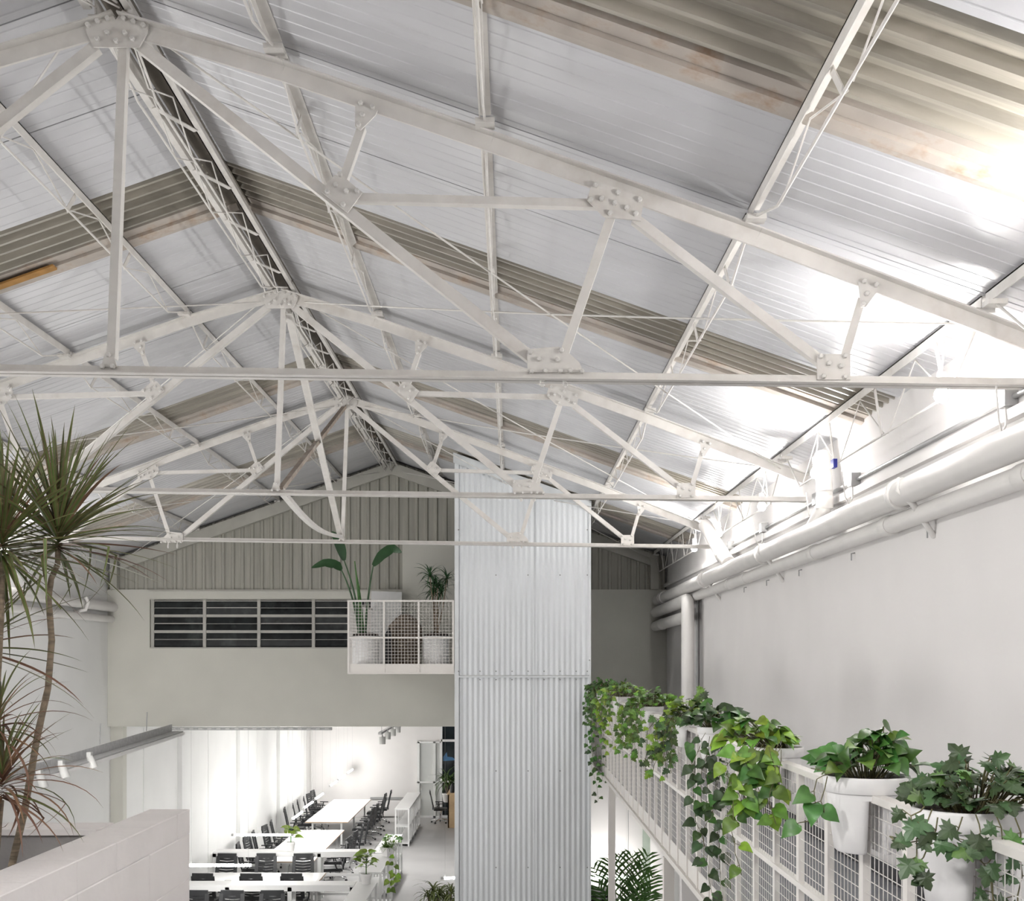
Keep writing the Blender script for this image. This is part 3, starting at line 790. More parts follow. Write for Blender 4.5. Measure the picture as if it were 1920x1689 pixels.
for a, b in ((17.42, 18.4), (18.4, 19.45), (19.45, 20.5)):
    for z, h in ((.365, .52), (-.04, .38)):
        T(link('wire_mesh', wire_panel(b - a - .028, h, .047, .0024), br, mtx=Matrix.Translation((bx[0], a + .014, CZ + z)) @ ROT), kind='stuff')

# ------------------------------------------------------------------ PLANT HELPERS
def heart_leaf(m):
    mb = MB(); prof = [(0, .0), (-.06, .22), (.08, .40), (.28, .43), (.52, .34), (.76, .18), (.92, .07), (1.04, 0)]
    vs = []
    for i, (x, wdt) in enumerate(prof):
        xm = max(0, x) if i else .04
        zc = .10 * math.sin(PI * min(1, max(0, x))) - .10 * x * x
        vs += [(x, -wdt, zc + wdt * .22), (xm if i < 3 else x, 0, zc), (x, wdt, zc + wdt * .22)]
    fs = []
    for i in range(len(prof) - 1):
        a = 3 * i; fs += [(a, a + 3, a + 4, a + 1), (a + 1, a + 4, a + 5, a + 2)]
    return mb.add(vs, fs, True).mesh('leaf', m)


def ivy_leaf(m):
    out = [(0, 0), (.10, .20), (-.06, .42), (.16, .36), (.30, .62), (.42, .34), (.60, .44), (.62, .22), (.82, .22), (1.05, 0)]
    pts = out + [(x, -y) for x, y in out[-2:0:-1]]
    vs = [(.36, 0, .05)] + [(x, y, -.12 * (x - .3) ** 2 - .10 * abs(y)) for x, y in pts]
    n = len(pts)
    return MB().add(vs, [(0, 1 + i, 1 + (i + 1) % n) for i in range(n)], False).mesh('leaf', m)


HL = {k: heart_leaf(k) for k in ('pothos', 'pothos_lime', 'pothos_mid', 'ivy_dark')}
IL = {k: ivy_leaf(k) for k in ('ivy_dark', 'ivy_green', 'pothos_lime', 'pothos_mid')}


def put_leaf(parent, me, loc, direc, up, size):
    x = Vector(direc).normalized(); z = Vector(up) - x * Vector(up).dot(x)
    z = z.normalized() if z.length > 1e-4 else x.orthogonal().normalized()
    y = z.cross(x)
    m_ = Matrix(((x.x, y.x, z.x, loc[0]), (x.y, y.y, z.y, loc[1]), (x.z, y.z, z.z, loc[2]), (0, 0, 0, 1))) @ Matrix.Scale(size, 4)
    return link('leaf', me, parent, mtx=m_)


def saddle_pot(parent, c, r, h, slot=.034):
    """round tapered planter straddling a rail that runs along y; c = centre of the rim top"""
    c = Vector(c); rb = r * .74; band = .06 * r / .16
    MB().lathe([(r * .955, -band * .2), (r * .955, 0), (r, 0), (r * 1.005, -band * .15), (r * .985, -band), (r * .965, -band * 1.04), (r * .955, -band * .2)], c, 28, caps=(False, False)).build('rim', 'pot', parent)
    zs_ = -.085
    mb = MB(); mb.lathe([(r * .98, 0), (r * .98 - (r * .98 - rb) * (band / h), -band), (r * .98 - (r * .98 - rb) * (-zs_ / h), zs_)], c, 28, caps=(False, False))
    rz = lambda z: r * .98 - (r * .98 - rb) * (-z / h)
    for s in (-1, 1):
        rings = []
        for z in (zs_, -h * .6, -h + .01, -h):
            ra = rz(z) - (.008 if z == -h else 0); th0 = math.acos(min(.99, slot / ra)); ring = []
            for k in range(15):
                th = -th0 + 2 * th0 * k / 14
                ring.append(c + Vector((s * ra * math.cos(th), ra * math.sin(th) * s, z)))
            rings.append(ring)
        vs = [p for rg in rings for p in rg]; n = 15
        fs = [(i * n + k, (i + 1) * n + k, (i + 1) * n + (k + 1) % n, i * n + (k + 1) % n) for i in range(len(rings) - 1) for k in range(n)]
        mb.add(vs, [f[::-1] for f in fs], True); mb.add(rings[-1], [tuple(range(n))]); 
    mb.build('pot', 'pot', parent)
    MB().lathe([(r * .95, 0)], c + Vector((0, 0, -.02)), 24, caps=(True, False)).build('soil', 'soil', parent)


def round_pot(parent, c, r, h, rb=None):
    c = Vector(c); rb = rb or r * .75
    mb = MB().lathe([(rb, -h), (r * .97, -h * .22), (r, -h * .2), (r * 1.02, 0), (r * .93, 0), (r * .90, -.04)], c, 24, caps=(True, False)); mb.build('pot', 'pot', parent)
    MB().lathe([(r * .92, 0)], c + Vector((0, 0, -.03)), 20, caps=(True, False)).build('soil', 'soil', parent)


def mound(parent, c, rx, ry, h, n, meshes, smin, smax, stems, droop=.35, bias=(0, 0)):
    c = Vector(c)
    for i in range(n):
        a = R.uniform(0, 2 * PI); q = math.sqrt(R.uniform(.02, 1)); hh = h * (1 - q * q * .75) * R.uniform(.45, 1.05)
        p = c + Vector((bias[0] + rx * q * math.cos(a), bias[1] + ry * q * math.sin(a), hh))
        out = Vector((math.cos(a), math.sin(a), 0))
        dr = (out + Vector((R.uniform(-.5, .5), R.uniform(-.5, .5), R.uniform(-droop - .5, .55)))).normalized()
        up = Vector((out.x * .5 + R.uniform(-.7, .7), -.6 + R.uniform(-.6, .6), .7))
        put_leaf(parent, R.choice(meshes), p, dr, up, R.uniform(smin, smax))
        root_ = c + Vector((rx * .45 * q * math.cos(a), ry * .45 * q * math.sin(a), -.01))
        stems.tube([root_, root_.lerp(p, .55) + Vector((0, 0, .02)), p], .0022, 4, caps=False)


def trail(parent, pts, step, meshes, smin, smax, stems, jit=.02, r=.0022):
    pts = [Vector(p) for p in pts]
    fine = []
    for a, b in zip(pts[:-1], pts[1:]):
        k = max(2, int((b - a).length / .04))
        for i in range(k): fine.append(a.lerp(b, i / k) + Vector((R.uniform(-1, 1), R.uniform(-1, 1), R.uniform(-1, 1))) * jit * .3)
    fine.append(pts[-1]); stems.tube(fine, r, 4, caps=False)
    acc = 0; side = 1
    for a, b in zip(fine[:-1], fine[1:]):
        acc += (b - a).length
        if acc > step:
            acc = R.uniform(-.3, .2) * step; side = -side
            dr = Vector((side * R.uniform(.2, .9), R.uniform(-.5, .1), R.uniform(-1.0, -.1)))
            up = Vector((R.uniform(-.4, .4), -1, R.uniform(.1, .8)))
            p = b + Vector((side * R.uniform(.005, .03), R.uniform(-.03, .01), R.uniform(-.01, .02)))
            stems.tube([b, p], r * .8, 4, caps=False)
            put_leaf(parent, R.choice(meshes), p, dr, up, R.uniform(smin, smax))


def hang_pot(d, r, h, label):
    c = Vector((XRL, d, CZ - .435))
    root = E('hanging_planter', (XRL, d, CZ - .435 - h), label, 'potted plant', 'white saddle pots on the railing')
    saddle_pot(root, c, r, h); return root, c, MB()


def px_pts(lst, d):
    return [Wp(x, y, d) for x, y in lst]


# nearest: grape ivy with dark lobed leaves
root, c, st = hang_pot(3.50, .162, .29, 'dark lobed grape ivy in a white pot, nearest on the railing')
ms = [IL['ivy_dark']] * 5 + [IL['ivy_green']]
mound(root, c + Vector((.02, 0, 0)), .20, .17, .15, 150, ms, .042, .068, st, bias=(.01, -.02))
for t in ([(1745, 1520), (1722, 1575), (1712, 1640)], [(1760, 1530), (1745, 1590), (1718, 1622), (1745, 1640)], [(1800, 1530), (1790, 1570), (1830, 1600), (1855, 1640), (1866, 1700)],
          [(1870, 1530), (1880, 1575), (1850, 1620), (1862, 1690)], [(1905, 1530), (1915, 1590), (1912, 1640), (1908, 1720)], [(1740, 1575), (1702, 1578), (1668, 1568)],
          [(1830, 1530), (1835, 1560), (1800, 1590), (1775, 1615)], [(1735, 1515), (1712, 1530), (1700, 1545)]):
    trail(root, px_pts(t, 3.28), .032, ms, .042, .066, st)
st.build('stems', 'stem', root)
# big pot of green pothos
root, c, st = hang_pot(4.50, .162, .29, 'glossy green pothos in a large white pot, second nearest on the railing')
ms = [HL['pothos']] * 6 + [HL['pothos_mid']]
mound(root, c, .19, .15, .13, 70, ms, .065, .10, st, droop=.3)
mound(root, c + Vector((.05, 0, .05)), .09, .08, .15, 26, ms, .065, .095, st, droop=.1)
for t in ([(1560, 1450), (1532, 1462), (1524, 1500), (1530, 1540), (1500, 1542)], [(1556, 1445), (1520, 1440)], [(1550, 1455), (1540, 1500), (1545, 1535)]):
    trail(root, px_pts(t, 4.36), .075, ms, .065, .09, st)
st.build('stems', 'stem', root)
# lime pothos with a heavy curtain of leaves
root, c, st = hang_pot(6.0, .128, .235, 'yellow green pothos spilling from a white pot, third nearest on the railing')
ms = [HL['pothos_lime']] * 3 + [HL['pothos_mid']] * 5 + [HL['pothos']] * 2
mound(root, c + Vector((-.03, 0, 0)), .18, .14, .15, 90, ms, .055, .09, st, droop=.5, bias=(-.10, -.03))
for k in range(9):
    x0 = 1375 + k * 9; t = [(x0 + 20, 1395), (x0 - 8 + R.uniform(-8, 8), 1440), (x0 - 6 + R.uniform(-14, 14), 1470 + R.uniform(-10, 20)), (x0 + R.uniform(-16, 14), 1505 + R.uniform(-25, 30))]
    trail(root, px_pts(t, 5.75), .038, ms, .055, .095, st)
for t in ([(1440, 1400), (1455, 1440), (1440, 1500), (1455, 1545)], [(1465, 1405), (1460, 1450), (1462, 1490)], [(1375, 1500), (1372, 1560), (1378, 1600), (1390, 1640)]):
    trail(root, px_pts(t, 5.7), .09, ms, .06, .09, st)
st.build('stems', 'stem', root)
# dark trailing philodendron
root, c, st = hang_pot(7.85, .12, .22, 'dark heart leaf vine with long trailers, fourth nearest on the railing')
ms = [HL['ivy_dark']] * 5 + [HL['pothos']] * 2
mound(root, c, .18, .15, .16, 85, ms, .06, .10, st, droop=.5)
for t in ([(1322, 1375), (1304, 1420), (1298, 1480), (1306, 1540), (1325, 1590), (1330, 1650), (1345, 1720)], [(1330, 1380), (1322, 1440), (1330, 1500), (1345, 1560), (1352, 1640), (1356, 1720)],
          [(1345, 1385), (1350, 1450), (1335, 1520), (1318, 1560), (1320, 1610)], [(1312, 1385), (1290, 1405), (1300, 1450)], [(1360, 1390), (1365, 1450), (1352, 1510), (1365, 1580)],
          [(1330, 1400), (1312, 1460), (1318, 1520)], [(1340, 1400), (1342, 1480), (1328, 1530)]):
    trail(root, px_pts(t, 7.55), .045, ms, .055, .09, st)
st.build('stems', 'stem', root)
# farther pots
spec = [
    (9.0, .115, 'pale and dark lobed ivy in a white pot, fifth nearest on the railing', [IL['ivy_green'], IL['pothos_mid'], IL['pothos_lime'], IL['ivy_dark']], .17, .17, 60,
     [[(1262, 1345), (1240, 1370), (1228, 1405), (1222, 1430)], [(1255, 1340), (1235, 1390), (1220, 1420)], [(1268, 1350), (1250, 1395), (1240, 1415)], [(1245, 1340), (1215, 1365), (1212, 1410), (1210, 1445)],
      [(1290, 1335), (1310, 1310), (1318, 1290)], [(1258, 1345), (1245, 1385), (1225, 1412)], [(1250, 1342), (1228, 1378), (1230, 1400)]]),
    (11.4, .115, 'fine leaved green ivy in a white pot, sixth nearest on the railing', [IL['ivy_green'], IL['pothos_mid']], .22, .17, 62,
     [[(1195, 1320), (1185, 1360), (1190, 1400), (1180, 1415)], [(1200, 1320), (1190, 1370), (1185, 1410)], [(1188, 1318), (1176, 1350), (1172, 1400)], [(1205, 1320), (1195, 1360), (1198, 1392)], [(1183, 1316), (1178, 1370), (1190, 1395)]]),
    (14.6, .115, 'bright green ivy in a white pot, second farthest on the railing', [IL['pothos_mid'], IL['ivy_green'], IL['pothos_lime']], .26, .20, 60,
     [[(1150, 1305), (1140, 1340), (1150, 1380), (1145, 1410)], [(1160, 1305), (1165, 1350), (1170, 1390)], [(1145, 1305), (1135, 1350), (1130, 1390)], [(1155, 1305), (1160, 1360), (1165, 1385)]]),
    (17.3, .12, 'small leaved trailing ivy in a white pot, farthest on the railing', [IL['ivy_green'], IL['ivy_dark'], HL['pothos']], .25, .19, 60,
     [[(1112, 1292), (1104, 1340), (1102, 1400), (1110, 1440), (1118, 1470), (1122, 1500)], [(1118, 1295), (1112, 1350), (1116, 1400), (1122, 1440), (1132, 1465)], [(1106, 1290), (1096, 1320), (1100, 1360)],
      [(1125, 1296), (1128, 1340), (1136, 1400), (1134, 1440)], [(1130, 1300), (1140, 1350), (1135, 1390)], [(1110, 1300), (1106, 1350), (1112, 1420), (1118, 1450)]]),
]
for d, r, label, ms, rx, h, n, trs in spec:
    root, c, st = hang_pot(d, r, .22, label)
    mound(root, c, rx, .18, h, n + 55, ms, .045, .078, st, droop=.5)
    for t in trs: trail(root, px_pts(t, d - .28), .045, ms, .045, .075, st)
    for q in range(9):
        xx = -.14 - .16 * R.random(); yy = d + R.uniform(-.35, .25); L = R.uniform(.18, .5)
        p0 = Vector((XRL + xx * .4, d + (yy - d) * .4, c.z + .03)); p1 = Vector((XRL + xx, yy, c.z - .05)); p2 = p1 + Vector((R.uniform(-.05, .05), R.uniform(-.1, .1), -L))
        trail(root, [p0, p1, p2], .048, ms, .045, .075, st)
    st.build('stems', 'stem', root)

# ------------------------------------------------------------------ BLOCK PLANTER AND DRACAENAS
pl = E('block_planter', (-1.53, 4.2, CZ - 1.72), 'low painted white block wall of the corner planter', 'planter')
top = CZ - .662


def blockrow(x0, x1, ya, yb, z0, z1, off):
    y = yb
    first = True
    while y > ya + .02:
        L = .19 if (first and off) else .39
        first = False; y0 = max(ya, y - L)
        j = R.uniform(-.0012, .0012)
        mb = MB(); b = .003
        pr = [(x0 + b + j, z0), (x1 - b + j, z0), (x1 + j, z0 + b), (x1 + j, z1 - b), (x1 - b + j, z1), (x0 + b + j, z1), (x0 + j, z1 - b), (x0 + j, z0 + b)]
        mb.prism([(px, y0 + .0008, pz) for px, pz in pr], (0, y - y0 - .0016, 0))
        mb.build('block', 'block', pl); y = y0
blockrow(-1.625, -1.445, 1.6, 5.26, top - .108, top, True)
for k in range(5): blockrow(-1.625, -1.445, 1.6, 5.26, top - .11 - .2 * (k + 1) + .002, top - .11 - .2 * k, k % 2 == 0)
MB().box(-1.622, -1.4475, 1.6, 5.256, CZ - 1.72, top - .006).build('mortar', 'mortar', pl)
MB().box(-5.2, -1.63, 4.62, 4.78, CZ - 1.72, top - .012).build('raw_back_wall', 'concrete', pl)
MB().box(-5.2, -1.63, 4.60, 4.80, top - .020, top + .003).build('cap_strip', 'block', pl)
MB().box(-5.2, -1.63, 1.6, 4.62, CZ - 1.3, CZ - 1.05).build('soil_bed', 'soil', pl)
MB().box(-1.64, -1.625, 1.6, 4.62, CZ - 1.72, top - .02).build('inner_face', 'concrete', pl)


def strap(parent, base, az, el, L, wd_, droop, red=False, fold=None):
    mb = MB(); n = 9; p = Vector(base); hd = Vector((math.cos(az), math.sin(az), 0)); e = el
    side = Vector((-math.sin(az), math.cos(az), 0)); vs = []
    tw_ = R.uniform(-.5, .5); side = (side + Vector((0, 0, tw_))).normalized()
    for i in range(n + 1):
        t = i / n; w_ = wd_ * min(1, .55 + 2.2 * t) * (1 - t ** 2.6) + .0004
        upv = (-hd * math.sin(e) + Vector((0, 0, 1)) * math.cos(e))
        for k, s in enumerate((-1, -.72, 0, .72, 1)):
            vs.append(p + side * s * w_ / 2 + upv * abs(s) * w_ * .16)
        if fold and abs(t - fold) < .06: e -= 1.6
        p = p + (hd * math.cos(e) + Vector((0, 0, 1)) * math.sin(e)) * (L / n); e -= droop * (.3 + t) / n
    for i in range(n):
        a = 5 * i
        for k in range(4):
            mb.add([vs[a + k], vs[a + k + 1], vs[a + 5 + k + 1], vs[a + 5 + k]], [(0, 1, 2, 3)], True, 1 if k in (0, 3) else 0)
    return mb.build('leaf', ['dred', 'dedge'] if red else ['dgreen', 'dedge'], parent)


def crown(parent, c, n, L0, L1, elmin, elmax, redp, droop=.5, wd_=.017):
    for i in range(n):
        t = i / n; az = i * 2.39996 + R.uniform(-.3, .3)
        el = elmax - (elmax - elmin) * t + R.uniform(-.12, .12)
        L = R.uniform(L0, L1) * (1 if t > .12 else .8)
        red = R.random() < redp * (.4 + t)
        strap(parent, Vector(c) + Vector((0, 0, .10 * (1 - t) - .04)), az, el, L, wd_ * R.uniform(.75, 1.1), droop * R.uniform(.4, 1.5) * (.5 + t), red,
              fold=R.uniform(.45, .7) if (t > .7 and R.random() < .25) else None)


def dracaena(trunk_px, d, label, crowns, r0=.0135, r1=.0095):
    pts = [Wp(x, y, d + dd) for x, y, dd in trunk_px]
    root = E('dracaena_plant', pts[0], label, 'plant', 'tall dracaenas in the planter')
    fine = []
    for a, b in zip(pts[:-1], pts[1:]):
        for i in range(5): fine.append(a.lerp(b, i / 5))
    fine.append(pts[-1]); n = len(fine)
    MB().tube(fine, [r0 + (r1 - r0) * i / (n - 1) + .0004 * math.sin(i * 2.1) for i in range(n)], 10).build('trunk', 'trunk', root)
    for (x, y, dd), kw in crowns: crown(root, Wp(x, y, d + dd), **kw)
    return root


dracaena([(-30, 1790, 0), (18, 1640, 0), (46, 1520, 0), (70, 1380, 0), (90, 1290, 0), (97, 1200, 0), (91, 1120, 0), (96, 1085, 0), (108, 1058, 0), (109, 1022, 0)], 4.15,
         'slender curved dracaena trunk with spiky green red crown, right of the two', [((109, 1012, 0), dict(n=120, L0=.34, L1=.50, elmin=-.35, elmax=1.45, redp=.12, droop=.45))])
dracaena([(-10, 1900, 0), (-8, 1500, 0), (-6, 1300, 0), (2, 1160, 0), (4, 1050, 0)], 4.0,
         'dracaena at the left picture edge with two dense spiky crowns', [((4, 1025, 0), dict(n=110, L0=.34, L1=.48, elmin=-.7, elmax=1.4, redp=.14, droop=.5)),
                                                                     ((-30, 1215, .05), dict(n=34, L0=.3, L1=.46, elmin=-.6, elmax=.9, redp=.25, droop=.5))])
dracaena([(-12, 1900, 0), (-6, 1600, 0), (3, 1500, 0)], 3.85, 'shorter reddish dracaena drooping at the lower left edge',
         [((4, 1475, 0), dict(n=70, L0=.24, L1=.38, elmin=-.5, elmax=1.25, redp=.75, droop=1.3, wd_=.013)), ((-2, 1360, .02), dict(n=40, L0=.2, L1=.32, elmin=-.5, elmax=1.2, redp=.7, droop=1.4, wd_=.012))], .011, .008)

# ------------------------------------------------------------------ CABLE TRAY AND SPOTS ON THE LEFT
TRAY_W = 112.0  # watts of each added, unseen tray spot
ta, tb, tc_ = Wp(322, 1364, 20.4), Wp(80, 1437, 15.0), Vector((-6.0, -4.0, CZ - 1.42))
tr = E('cable_tray', ta, 'long grey cable tray with light track sloping down on the left wall', 'cable tray')
for a, b in ((ta, tb), (tb, tc_)):
    mb = MB(); u = (b - a).normalized()
    mb.beam(a, b, .12, .012, (0, 0, 1)); mb.beam(a + Vector((.10, 0, -.065)), b + Vector((.10, 0, -.065)), .20, .012, (1, 0, 0)); mb.build('tray_side', 'tray', tr)
    MB().beam(a + Vector((.20, 0, -.10)), b + Vector((.20, 0, -.10)), .05, .05, (0, 0, 1)).build('light_track', 'pot', tr)
for d_ in (19.3, 17.2):
    t_ = (20.4 - d_) / 5.4; p = ta.lerp(tb, t_)
    MB().tube([p + Vector((-.08, 0, .05)), p + Vector((-.1, .1, .45 - .1))], .008, 5).build('hanger', 'conduit', tr)
for i, (px, py, d_) in enumerate(((168, 1418, 16.1), (115, 1434, 15.0), (74, 1452, 14.3), (-1, 0, 11.0), (-1, 0, 9.4), (-1, 0, 7.8), (-1, 0, 6.2), (-1, 0, .5), (-1, 0, -2.5))):  # first three hang in view; the rest are unseen, added for light
    p = Wp(px, py, d_) if px > 0 else Vector((-5.8, d_, CZ - 1.52))
    dv = Vector((.35, -.1, -.8)).normalized()
    root = E('track_spot_some_added', p, 'small pale spotlight under the left cable tray, %s from the office, fourth onward added' % ORD[i], 'spotlight', 'spotlights under the left tray')
    dv = Vector((.35, -.1, -.8)).normalized()
    MB().tube([p, p + dv * .05, p + dv * .17, p + dv * .18], [.045, .052, .055, .045], 12).build('lamp_head', 'lampbody', root)
    MB().box(p.x - .03, p.x + .03, p.y - .04, p.y + .04, p.z - .01, p.z + .06).build('driver_box', 'lampbody', root)
    aim_ = (2.7, d_ + (1.0 if d_ > 5 else 0), CZ + .4) if (px < 0 and d_ < 10) else (-2.5, D[4], CZ + .2)
    light('SPOT', 'spot_light', p + dv * .2 + Vector((.1, 0, 0)), (TRAY_W if d_ < 10 else TRAY_W * 1.0) if px < 0 else 26, root, size=1.1, aim=aim_, spot=2.6)
t2 = E('cable_tray', Wp(320, 1366, 20.9), 'straight perforated cable tray hung just under the far wall edge', 'cable tray')
a, b = Wp(318, 1366, 20.95), Wp(622, 1366, 20.95)
MB().beam(a, b, .05, .10, (0, 0, 1)).build('tray_body', 'tray', t2)
for i in range(18):
    q = a.lerp(b, (i + .5) / 18)
    MB().box(q.x - .035, q.x + .035, q.y - .06, q.y - .05, q.z - .008, q.z + .008).build('slot', 'pot', t2)

# ------------------------------------------------------------------ BALCONY CONTENTS
def balcony_pot(px0, px1, d, label, name):
    x0, x1 = (px0 - VX) / F * d, (px1 - VX) / F * d; c = Vector(((x0 + x1) / 2, d, CZ + .385)); root = E(name, (c.x, c.y, CZ - .06), label, 'potted plant')
    rr_ = (x1 - x0) / 2
    MB().lathe([(rr_ * .90, -.445), (rr_ * .93, -.06), (rr_, -.05), (rr_, 0), (rr_ * .9, 0)], c, 28, caps=(True, False)).build('pot', 'white_tub', root)
    MB().lathe([(rr_ * .90, -.02), (rr_ * .85, .035), (rr_ * .4, .05)], c + Vector((0, 0, 0)), 20, caps=(False, True)).build('soil', 'soil', root)
    return root, c


root, c = balcony_pot(658, 713, 17.8, 'tall bird of paradise in a white tub on the balcony', 'bird_of_paradise')
for i, (bpx, mid, tip, leaf) in enumerate((((676, 1196), (672, 1120), (645, 1050), [(645, 1050), (640, 1030), (633, 1010), (622, 996)]), ((674, 1196), (668, 1125), (640, 1068), [(640, 1068), (630, 1058), (610, 1054), (584, 1064)]),
                                           ((684, 1196), (688, 1120), (700, 1060), [(700, 1060), (716, 1040), (735, 1027), (753, 1035)]), ((679, 1196), (672, 1110), (665, 1052), None), ((681, 1196), (678, 1120), (668, 1075), None))):
    dd = 17.75 + i * .04; p0, p1, p2 = Wp(*bpx, dd), Wp(*mid, dd), Wp(*tip, dd)
    pts = [p0 * (1 - t) ** 2 + p1 * 2 * t * (1 - t) + p2 * t * t for t in [k / 8 for k in range(9)]]
    MB().tube(pts, [.024 - .016 * k / 8 for k in range(9)], 7).build('leaf_stalk', 'bop' if i < 3 else 'pothos', root)
    if leaf:
        lp = [Wp(x, y, dd) for x, y in leaf]; mb = MB(); vs = []; n = 10
        for k in range(n + 1):
            t = k / n * 2.999; j = int(t); f_ = t - j; p = lp[j].lerp(lp[j + 1], f_); q = (lp[j + 1] - lp[j]).normalized()
            wv = .085 * math.sin(PI * min(1, (k / n) * .93 + .06)) ** .6
            nn = Vector((q.z, 0, -q.x)); nn = (nn * .75 + Vector((0, .5, 0))).normalized()
            vs += [p - nn * wv, p + Vector((0, .015, -.01)), p + nn * wv]
        mb.add(vs, [f for k in range(n) for f in ((3 * k, 3 * k + 3, 3 * k + 4, 3 * k + 1), (3 * k + 1, 3 * k + 4, 3 * k + 5, 3 * k + 2))], True)
        mb.build('leaf', 'bop', root)
root, c = balcony_pot(792, 844, 17.8, 'bushy narrow leaved dracaena in a white tub on the balcony', 'dracaena_plant')
mb = MB(); fo = MB()
for k, (px, py) in enumerate(((806, 1080), (820, 1102), (838, 1085), (815, 1095), (828, 1110), (812, 1112))):
    top_ = Wp(px, py, 17.7 + .05 * k); b0 = c + Vector((R.uniform(-.05, .05), R.uniform(-.05, .05), -.02))
    mb.tube([b0, b0.lerp(top_, .5) + Vector((R.uniform(-.03, .03), 0, 0)), top_], [.014, .011, .008], 6)
    for i in range(30):
        az = i * 2.4 + k; el = R.uniform(-.5, 1.45); L = R.uniform(.18, .34); p = top_.copy(); e = el; hd = Vector((math.cos(az), math.sin(az), 0)); sd = Vector((-hd.y, hd.x, .3)); vs = []
        for q in range(6):
            w_ = .011 * (1 - (q / 5) ** 2) + .0008; vs += [p - sd * w_, p + sd * w_]; p = p + (hd * math.cos(e) + Vector((0, 0, math.sin(e)))) * (L / 5); e -= .28
        fo.add(vs, [(2 * q, 2 * q + 2, 2 * q + 3, 2 * q + 1) for q in range(5)], True)
mb.build('stems', 'trunk', root); T(fo.build('foliage', 'bop', root), kind='stuff')
a = Wp(716, 1190, 19.6)
T(MB().prism([(a.x - .26, 19.95, CZ - .06), (a.x + .27, 19.95, CZ - .06), (a.x + .27, 20.3, CZ + 1.20), (a.x - .26, 20.3, CZ + 1.22)], (0, .03, 0)).build('white_board', 'white', origin=(a.x, 20, CZ - .06)), 'white board leaning against the wall on the balcony', 'board')
a = Wp(757, 1245, 18.9); mb = MB(); n = 16
prof = [(.26, 0), (.29, .15), (.28, .4), (.25, .62), (.18, .76), (.08, .82), (.0, .83)]
mb.lathe(prof, (a.x, 19.0, CZ - .06), n, caps=(True, False)); mb.v = [(x + .04 * math.sin(9 * z + x * 5), y, z) for x, y, z in mb.v]
T(mb.build('burlap_sack', 'sack', origin=(a.x, 19.0, CZ - .06)), 'brown bulky sack standing between the balcony pots', 'sack')
a = Wp(727, 1245, 18.6)
T(MB().prism([(a.x - .07, 18.6, CZ - .06), (a.x + .06, 18.6, CZ - .06), (a.x + .05, 18.6, CZ + .42), (a.x + .02, 18.6, CZ + .55), (a.x - .06, 18.6, CZ + .40)], (0, .12, 0)).build('black_bag', 'black', origin=(a.x, 18.6, CZ - .06)), 'black bag beside the brown sack on the balcony', 'bag')

# ------------------------------------------------------------------ OFFICE FURNITURE
Z0 = CZ + ZF


def table(name, x0, x1, y0, y1, label, glossy=False):
    root = E(name, ((x0 + x1) / 2, (y0 + y1) / 2, Z0), label, 'table', 'white office tables')
    MB().box(x0, x1, y0, y1, Z0 + .715, Z0 + .74).build('tabletop', 'white', root)
    MB().box(x0, x1, y0 - .006, y0, Z0 + .713, Z0 + .738).box(x1, x1 + .006, y0, y1, Z0 + .713, Z0 + .738).build('edge_band', 'oak', root)
    for yy in (y0 + .12, (y0 + y1) / 2, y1 - .12):
        for xx in (x0 + .2, x1 - .2): MB().box(xx - .025, xx + .025, yy - .025, yy + .025, Z0, Z0 + .715).build('leg', 'white', root)
        MB().box(x0 + .2, x1 - .2, yy - .02, yy + .02, Z0 + .67, Z0 + .715).build('cross_rail', 'white', root)
    return root


table('office_table', -6.00, -4.76, 34.0, 39.6, 'long white table at the far end of the office')
table('office_table', -5.90, -4.63, 27.3, 32.4, 'long white table in the middle of the office')
tb_ = table('office_table', -6.75, -4.10, 24.55, 25.85, 'wide white table across the office between the partitions')
MB().box(-6.1, -5.96, 24.9, 25.05, Z0 + .74, Z0 + .752).build('cable_plate', 'lampbody', tb_)


def wedge(x, y, label, i):
    T(MB().add([(x - .09, y - .07, Z0 + .74), (x + .09, y - .07, Z0 + .74), (x + .09, y + .07, Z0 + .74), (x - .09, y + .07, Z0 + .74), (x - .05, y, Z0 + .81), (x + .05, y, Z0 + .81)],
                [(0, 3, 2, 1), (0, 1, 5, 4), (2, 3, 4, 5), (1, 2, 5), (3, 0, 4)]).build('power_box', 'lampbody', origin=(x, y, Z0 + .74)), label, 'power box', 'power boxes on the tables')


for i, y in enumerate((28.0, 29.0, 30.0, 31.0, 32.0)): wedge(-5.27, y, 'small wedge power box on the middle table, %s from the front' % ORD[i], i)
for i, y in enumerate((34.9, 36.2, 38.4)): wedge(-5.38, y, 'small wedge power box on the far table, %s from the front' % ORD[i], i)

